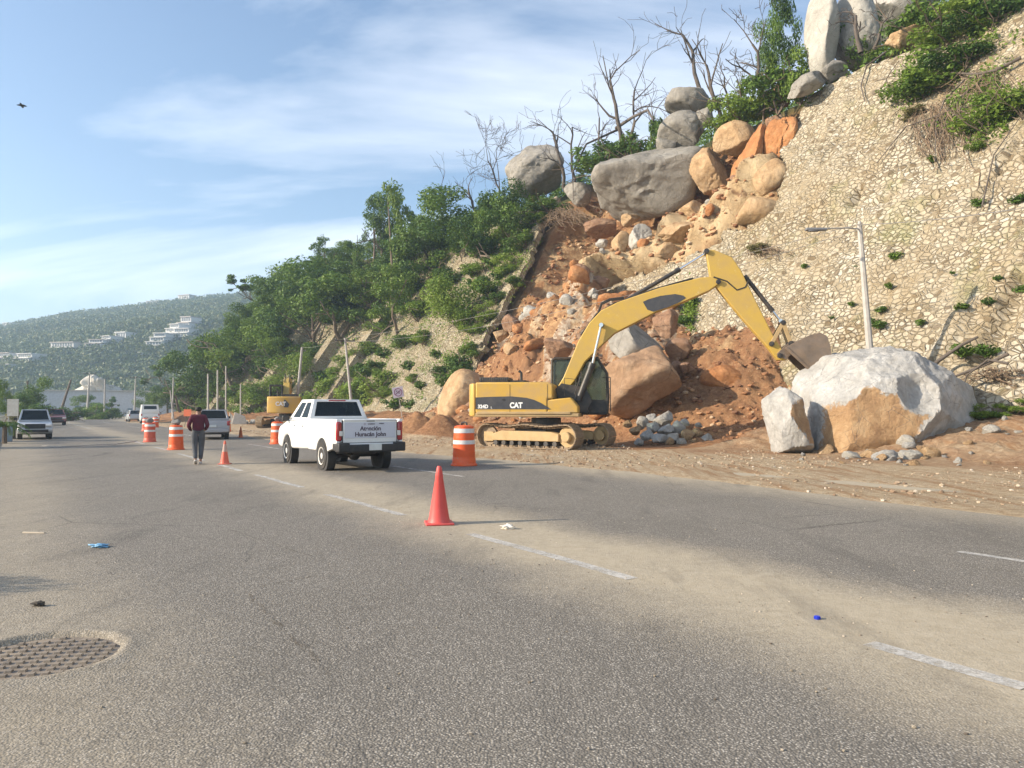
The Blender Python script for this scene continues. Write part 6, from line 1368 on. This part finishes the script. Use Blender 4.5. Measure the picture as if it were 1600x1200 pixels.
def wire(pts, sag, label, r=.012):
    P = []
    for a, c in zip(pts[:-1], pts[1:]):
        a, c = np.array(a), np.array(c); s = sag * np.linalg.norm(c - a)
        for k in range(12): t = k / 12; P.append(a * (1 - t) + c * t - np.array([0, 0, 4 * s * t * (1 - t)]))
    P.append(np.array(pts[-1])); b = MB(); b.tube([tuple(p) for p in P], r, 4); tag(b.build('overhead_wire', simple('wire_grey', (.22, .21, .20), .6), smooth=0), label, 'wire')
wend = atY(1750, 300, 16); mid1 = atY(1338, 351, 30.6)
wire([wA, mid1], .012, 'upper wire running from the leaning pole across the slide to the street lamp'); wire([wA - [0, 0, .35], mid1 - [0, 0, .25]], .022, 'lower wire running from the leaning pole across the slide'); wire([mid1, wend], .01, 'wire running right from the street lamp across the wall')
wire([wB, wA], .02, 'wire between the two poles left of the slide'); wire([wE, wD, wC, atY(268, 600, 104)], .012, 'far wire strung along the poles at the road end')
# road sign
sp_ = atY(622, 613, 62.0); us, vs_ = uv(sp_); zz = max(0.0, float(dirt_z(us, vs_))); sg = empty('road_sign', (sp_[0] + .3, sp_[1], zz), R(8), 'small tilted square sign with a crossed ring at the foot of the stone wall', 'road sign')
b = MB(); hh = sp_[2] - zz; b.tube([(0.15, 0.06, -.3), (-.3, .04, hh)], .03, 6); b.build('post', CONC, sg)
b = MB(); M_ = Matrix.Rotation(R(-10), 3, 'Y'); b.box((-.3, 0, hh), (.86, .03, .86), M_); pn = b.build('panel', simple('sign_lilac_white', (.50, .47, .55), .5, var=.05), sg, bevel=.01)
b = MB(); RG = simple('sign_ring_purple', (.20, .05, .14), .5)
for k in range(28):
    a = k * 2 * math.pi / 28; b.box((-.3 + .30 * math.cos(a), -.022, hh + .30 * math.sin(a)), (.055, .006, .075), Matrix.Rotation(-a, 3, 'Y'))
b.box((-.3, -.021, hh), (.56, .006, .045), Matrix.Rotation(R(-45), 3, 'Y')); b.build('ring', RG, pn); lettering('50', .34, DTXT, pn, fr((-.3, -.018, hh), (1, 0, 0), (0, 0, 1)), 'number', .006)
og = atY(293, 645, 70); b = MB(); b.box((0, 0, og[2]), (.72, .03, .62)); r = empty('work_sign', (og[0], og[1], 0), R(-6), 'plain orange warning board left of the walking man head', 'warning sign'); b.build('board', simple('orange_board', (.50, .10, .03), .6), r); b = MB(); b.tube([(-.3, .03, 0), (-.05, .03, og[2])], .025, 6); b.tube([(.3, .03, 0), (.05, .03, og[2])], .025, 6); b.build('stand', BLKM, r)
# white concrete barriers near the far verge
WC = simple('whitewashed_concrete', (.55, .53, .48), .85, dirt=(.35, .27, .18), dirtamt=.4)
for k, (px, w, lab) in enumerate(((361, .5, 'narrow white concrete post beside the white barrier'), (374, 1.6, 'leaning white concrete barrier at the edge of the dirt'))):
    p = atY(px, 657, 82); b = MB(); b.prism([(-.5 * w, 0), (.5 * w, 0), (.36 * w, .9), (-.30 * w, 1.35)], -.15, .15); o = b.build('concrete_barrier', WC, bevel=.04); o.location = (p[0], p[1], -.02); o.rotation_euler = (0, 0, .3); tag(o, lab, 'barrier')
for k in range(9): p = atY(384 + k * 2.5, 657, 83); drop(PIL[k % 5], (p[0], p[1], .2), .35, 'whitish stone in the row left of the distant excavator', 'rock', 'white stones in a row')
# pale building at the road end
bw = empty('building', (*atY(150, 640, 175)[:2], 0), R(25), 'long pale wall with a whitewashed rocky peak at the end of the road', 'building'); BWM = simple('pale_render', (.55, .56, .58), .9, dirt=(.38, .38, .38), dirtamt=.4)
b = MB(); b.box((0, 0, 2.9), (24, 6, 5.8)); b.build('wall', BWM, bw, bevel=.1); b = MB(); b.box((0, -.1, 5.85), (24.3, 6.4, .22)); b.build('parapet', WC, bw)
V, F = rock_np(777, 5, noise=.3, hmin=.4); V = V * np.array([5.5, 3, 4.2]); V[:, 0] *= (1 - .55 * np.clip(V[:, 2] / 4.2, 0, 1)); ob = link('rocky_peak', mesh_np('rocky_peak', V, F), WC, bw); ob.location = (.5, 0, 5.4)
b = MB()
for x, h in ((-9, 1.8), (-3.5, 1.6), (2.5, 1.8), (7, 1.2), (10, 1.6)): b.box((x, -3.02, 1.6 + (h - 1.5)), (.9, .06, h))
b.build('opening', simple('blue_grey_opening', (.16, .22, .26), .6), bw)
b = MB(); b.box((16.5, -1, 1.7), (7, 5, 3.4)); b.build('annex', BWM, bw, bevel=.1)
sb = empty('white_board', (*atY(20, 648, 56)[:2], 0), R(10), 'blank white board on posts behind the pale parked vehicle', 'board'); b = MB(); b.box((0, 0, 1.75), (.75, .08, 1.25)); b.build('board', WC, sb); b = MB(); b.box((-.3, .05, .6), (.06, .06, 1.3)); b.box((.3, .05, .6), (.06, .06, 1.3)); b.build('post', CONC, sb)
# left verge plants
def gplant(kind, px, pyb, pyt, Y, label, wpx=None, cat='tree', group=None, seed=None):
    p = atY(px, 640, Y); p[2] = -.05; h = (640 + 1920 / Y * 1 - pyt) * Y / 1200; return plant(kind, p, h, (wpx * Y / 1200 / .75) if wpx else h, label, cat, group, seed=seed)
gplant('broad', 62, 650, 585, 92, 'tall dark tree behind the parked cars on the left', 46, seed=0); gplant('broad', 34, 650, 607, 84, 'rounded dark tree left of the tall one behind the parked cars', 44, seed=1); gplant('broad', 3, 650, 585, 70, 'tree cut by the left edge of the picture', 30, seed=2)
gplant('bush', 60, 655, 622, 78, 'bush under the dark trees at the left', 60, 'bush', seed=0); gplant('bush', 86, 655, 625, 100, 'low bush right of the dark trees', 40, 'bush', seed=1); gplant('broad', 133, 650, 613, 140, 'round green tree in front of the pale building', 44, seed=3); gplant('bush', 152, 650, 622, 132, 'dark bush beside the round green tree', 50, 'bush', seed=2)
gplant('bright', 155, 652, 627, 124, 'light green shrub at the left of the road end', 36, 'bush'); gplant('bright', 178, 652, 628, 126, 'light green shrub at the right of the pair by the road end', 34, 'bush'); gplant('bush', 110, 655, 630, 108, 'long dark hedge like bush near the leaning wooden pole', 50, 'bush', seed=1); gplant('broad', 226, 650, 607, 150, 'dark tree behind the white van', 40, seed=1); gplant('open', 185, 650, 605, 150, 'thin tree before the pale building right half', 34, seed=0); gplant('broad', 250, 650, 600, 135, 'tree over the far bend of the road', 44, seed=2)
gplant('dry', 25, 655, 630, 66, 'yellowish grass bush at the left edge', 40, 'bush')
def palm(px, Y, h, label, seed):
    p = atY(px, 640, Y); r = empty('palm', (p[0], p[1], 0), 0, label, 'palm'); rg = np.random.RandomState(seed); b = MB(); b.tube([(0, 0, -.2), (0, 0, h * .45)], [.12, .09], 8); b.build('trunk', BARK, r); V = []; F = []
    for k in range(20):
        a = rg.uniform(0, 6.28); el = rg.uniform(.1, 1.1); L = h * rg.uniform(.45, .6); prev = None
        for j in range(8):
            t = j / 7; q = np.array([math.cos(a) * L * t * math.cos(el * (1 - t * .6)), math.sin(a) * L * t * math.cos(el * (1 - t * .6)), h * .45 + L * (math.sin(el) * t - .75 * t * t)])
            if prev is not None:
                for s in (-1, 1):
                    for m in (0, .5):
                        c = prev * (1 - m) + q * m; sd_ = np.array([-math.sin(a), math.cos(a), 0]) * s * L * .22 * (1 - abs(t - .45)); n0 = len(V); e_ = (q - prev) * .35; V += [c, c + e_, c + sd_ + e_ * 2 - np.array([0, 0, .06 * h])]; F.append((n0, n0 + 1, n0 + 2))
            prev = q
    me = mesh_np('fronds', V, F, False); attr(me, 'tone', rg.rand(len(V) // 3).repeat(3)); link('fronds', me, LEAF, r)
palm(8, 36, 1.9, 'small palm like plant on the kerb at the left edge', 1); palm(22, 42, 1.6, 'small palm left of the pale parked vehicle', 2)
b = MB(); p = atY(3, 640, 38); b.box((0, 0, .45), (1.6, .2, .9)); o = b.build('low_wall', simple('blue_grey_wall', (.25, .30, .34), .8), bevel=.02); o.location = (p[0] - .4, p[1], 0); o.rotation_euler = (0, 0, R(30)); tag(o, 'low blue grey wall under the palms at the left edge', 'wall')
# far houses
HW = simple('villa_white', (.58, .57, .55), .8); HG = simple('villa_window', (.10, .12, .14), .3); HR = simple('villa_roof', (.40, .36, .33), .8)
HOUSES = [(18, 562, 34, 14, 2, 'white villa cluster at the left edge of the far hill'), (50, 563, 34, 14, 2, 'broad white villa right of the one at the left edge'), (20, 576, 30, 7, 1, 'low white terrace under the left villas'), (158, 540, 26, 12, 2, 'white villa left of the middle of the far hill'), (176, 534, 22, 11, 2, 'white villa with flat roof in the middle of the far hill'),
          (202, 528, 20, 10, 1, 'small white villa upslope right of the middle pair'), (112, 543, 40, 9, 1, 'dull grey unfinished building on the far hill'), (252, 534, 26, 20, 3, 'tall white framed villa left of the hillside trees'), (276, 520, 26, 20, 3, 'white villa in the stepped cluster above the trees'), (298, 508, 22, 18, 2, 'topmost white villa of the stepped cluster'),
          (290, 524, 30, 14, 2, 'lowest white villa of the stepped cluster beside the trees'), (245, 476, 20, 5, 1, 'white roof on the ridge left of the skyline villa'), (295, 468, 22, 8, 1, 'villa on the ridge of the far hill'), (20, 510, 14, 6, 1, 'tiny building on the ridge at the left'), (232, 556, 5, 4, 1, 'tiny white hut low on the far hill')]
for i, (px, py, w, h, fl, lab) in enumerate(HOUSES):
    p = far_hit(px, py + h * .5); s = p[1] / 1200 * 1.05; Wm, Hm = w * s, h * s; hr_ = empty('villa', (p[0], p[1] - 3, p[2] - .3), R(-25) + .1 * (i % 4), lab, 'house', None); b = MB(); fh = Hm / fl
    for k in range(fl): b.box((k * Wm * .06, k * 1.5, fh * (k + .5) + 1), (Wm * (1 - .14 * k), 8, fh * .86))
    b.build('walls', HW, hr_); b = MB()
    for k in range(fl): b.box((k * Wm * .06, k * 1.5 - .3, fh * (k + 1) + .8), (Wm * (1.04 - .14 * k), 8.8, fh * .13))
    b.build('slab', HW if i % 3 else HR, hr_); nw = max(2, int(w / 5))
    for k in range(fl):
        b = MB()
        for j in range(nw): b.box((k * Wm * .06 + (j - (nw - 1) / 2) * Wm * (.9 - .14 * k) / nw, k * 1.5 - 4.02, fh * (k + .5) + 1), (Wm * .6 / nw, .1, fh * .5))
        b.build('windows', HG, hr_)
hp = on_hill(642, 388); hr_ = empty('roof_hut', (hp[0], hp[1] + 1, hp[2] - 1), R(30), 'small pinkish hut peeking through trees near the skyline', 'hut'); b = MB(); b.box((0, 0, 1.2), (2.4, 2.4, 2.4)); b.build('walls', simple('pinkish_render', (.5, .40, .34), .9), hr_); b = MB(); b.prism([(-1.4, 2.4), (1.4, 2.4), (0, 3.2)], -1.4, 1.4); b.build('roof', HR, hr_)

# sunken grating at the near left
z0 = float(road_z(HU, HV)) + .012; gr = empty('drain_cover', (HOLE[0], HOLE[1], z0 + .02), R(12), 'dusty sunken drain grating in the near left asphalt', 'drain cover'); GRM = simple('dusty_iron', (.22, .18, .14), .8, var=.25, scale=9, dirt=(.38, .31, .22), dirtamt=.4)
b = MB(); b.lathe([(.50, -.05), (.50, .004), (.46, .016)], n=40); b.build('ring', GRM, gr, smooth=30); b = MB()
for i in range(-7, 8):
    for j in range(-6, 7):
        x, y = i * .078, j * .085
        if x * x + y * y < .43 ** 2: b.box((x, y, .018), (.045, .05, .022), taper=.7)
b.build('raised_studs', GRM, gr)
# litter
def lump(name, px, py, s, mat, label, cat, seed, fn=1.3, noise=.2, pk=.7):
    p = atG(px, py); V, F = rock_np(seed, 4, noise=noise, hmin=.5, fn=fn); V *= np.array(s); o = link(name, mesh_np(name, V, F, True), mat); o.location = (p[0], p[1], s[2] * pk + .012); return tag(o, label, cat)
p = atG(1277, 970); b = MB(); b.lathe([(.021, 0), (.023, .003), (.0225, .021), (.019, .0245)], n=28)
for k in range(28): a = k * 2 * math.pi / 28; b.box((.0232 * math.cos(a), .0232 * math.sin(a), .011), (.002, .002, .018), Matrix.Rotation(a, 3, 'Z'))
o = b.build('bottle_cap', simple('blue_plastic', (.01, .035, .50), .35), smooth=35); o.location = (p[0], p[1], .013); tag(o, 'blue bottle cap lying on the dusty lane', 'bottle cap')
lump('plastic_bag', 793, 828, (.11, .07, .045), simple('crumpled_white_plastic', (.68, .64, .57), .5), 'crumpled whitish plastic scrap right of the foreground cone', 'litter', 61, 2.6, .55)
lump('plastic_bag', 155, 857, (.14, .09, .03), simple('light_blue_plastic', (.20, .42, .62), .4), 'light blue plastic scrap on the left side of the road', 'litter', 62, 2.6, .5)
lump('dirt_clod', 60, 950, (.055, .04, .028), simple('dark_clod', (.07, .06, .05), .95, var=.3, scale=30), 'dark clod lying above the drain grating', 'clod', 63, 2.5, .5)
b = MB(); b.box((0, 0, .012), (.30, .03, .016), Matrix.Rotation(-.1, 3, 'Z')); o = b.build('wood_splinter', simple('pale_wood', (.55, .47, .36), .8), bevel=.003); p = atG(53, 835); o.location = (p[0], p[1], .012); tag(o, 'pale wooden splinter on the left side of the road', 'stick')
# cable lying over the road in the distance
b = MB(); pts = []
for px, py in ((66, 698), (95, 699), (120, 698), (150, 696), (178, 695), (200, 692), (214, 690)): p = atG(px, py); pts.append((p[0], p[1], .035))
b.tube(pts, .018, 6); tag(b.build('hose', CONC), 'thin hose lying across the left half of the road', 'hose')
# bird
bp = atY(34, 165, 60); b = MB(); r = empty('bird', bp.tolist(), .4, 'small dark bird flying high at the left', 'bird'); b.tube([(-.35, 0, 0), (-.15, 0, .02), (.1, 0, .02), (.28, 0, .0), (.36, 0, 0)], [.02, .07, .09, .05, .015], 8); b.build('body', BLK, r)
for s in (-1, 1): b = MB(); b.prism([(-.12, 0), (.12, 0), (.05, .02), (-.1, .02)], 0, s * .55, .5); b.build('wing', BLK, r)
# unseen trees added left of the view to cast long shadows on the road
for k, (u, v, h) in enumerate(((10.2, -4.5, 2.3), (6.2, -3.6, 1.4))):
    x, y = xy(u, v); plant('broad', (x, y, -.05), h, h * 1.0, ['unseen tree added left of the camera to cast the near shadow', 'small unseen tree added left of the camera to cast shadow'][k], 'tree', seed=k)
for k, (u, v, h) in enumerate(((40, -4, 4.5), (52, -5, 5), (47, -3.2, 4))):
    x, y = xy(u, v); plant('broad', (x, y, -.05), h, h * .8, ['unseen tree added to shade the kerb', 'unseen shadow tree added left of the pale parked vehicle', 'unseen shadow tree added by the low blue grey wall'][k], 'tree', seed=k)
# unused prototypes are removed
for L in PROTO.values():
    for r in L:
        if r.name not in USED:
            for c in list(r.children): bpy.data.objects.remove(c)
            bpy.data.objects.remove(r)
# ================================================================= HAZE
def haze():
    b = MB(); b.box((-350, 420, 70), (1900, 1500, 170)); t = bpy.data.materials.new('haze'); t.use_nodes = True; t.node_tree.nodes.clear(); o = t.node_tree.nodes.new('ShaderNodeOutputMaterial'); v = t.node_tree.nodes.new('ShaderNodeVolumePrincipled')
    v.inputs['Color'].default_value = (.58, .78, 1.0, 1); v.inputs['Density'].default_value = .0006; v.inputs['Anisotropy'].default_value = .35; t.node_tree.links.new(v.outputs[0], o.inputs['Volume'])
    tag(b.build('haze', t, smooth=0), kind='stuff')
haze()
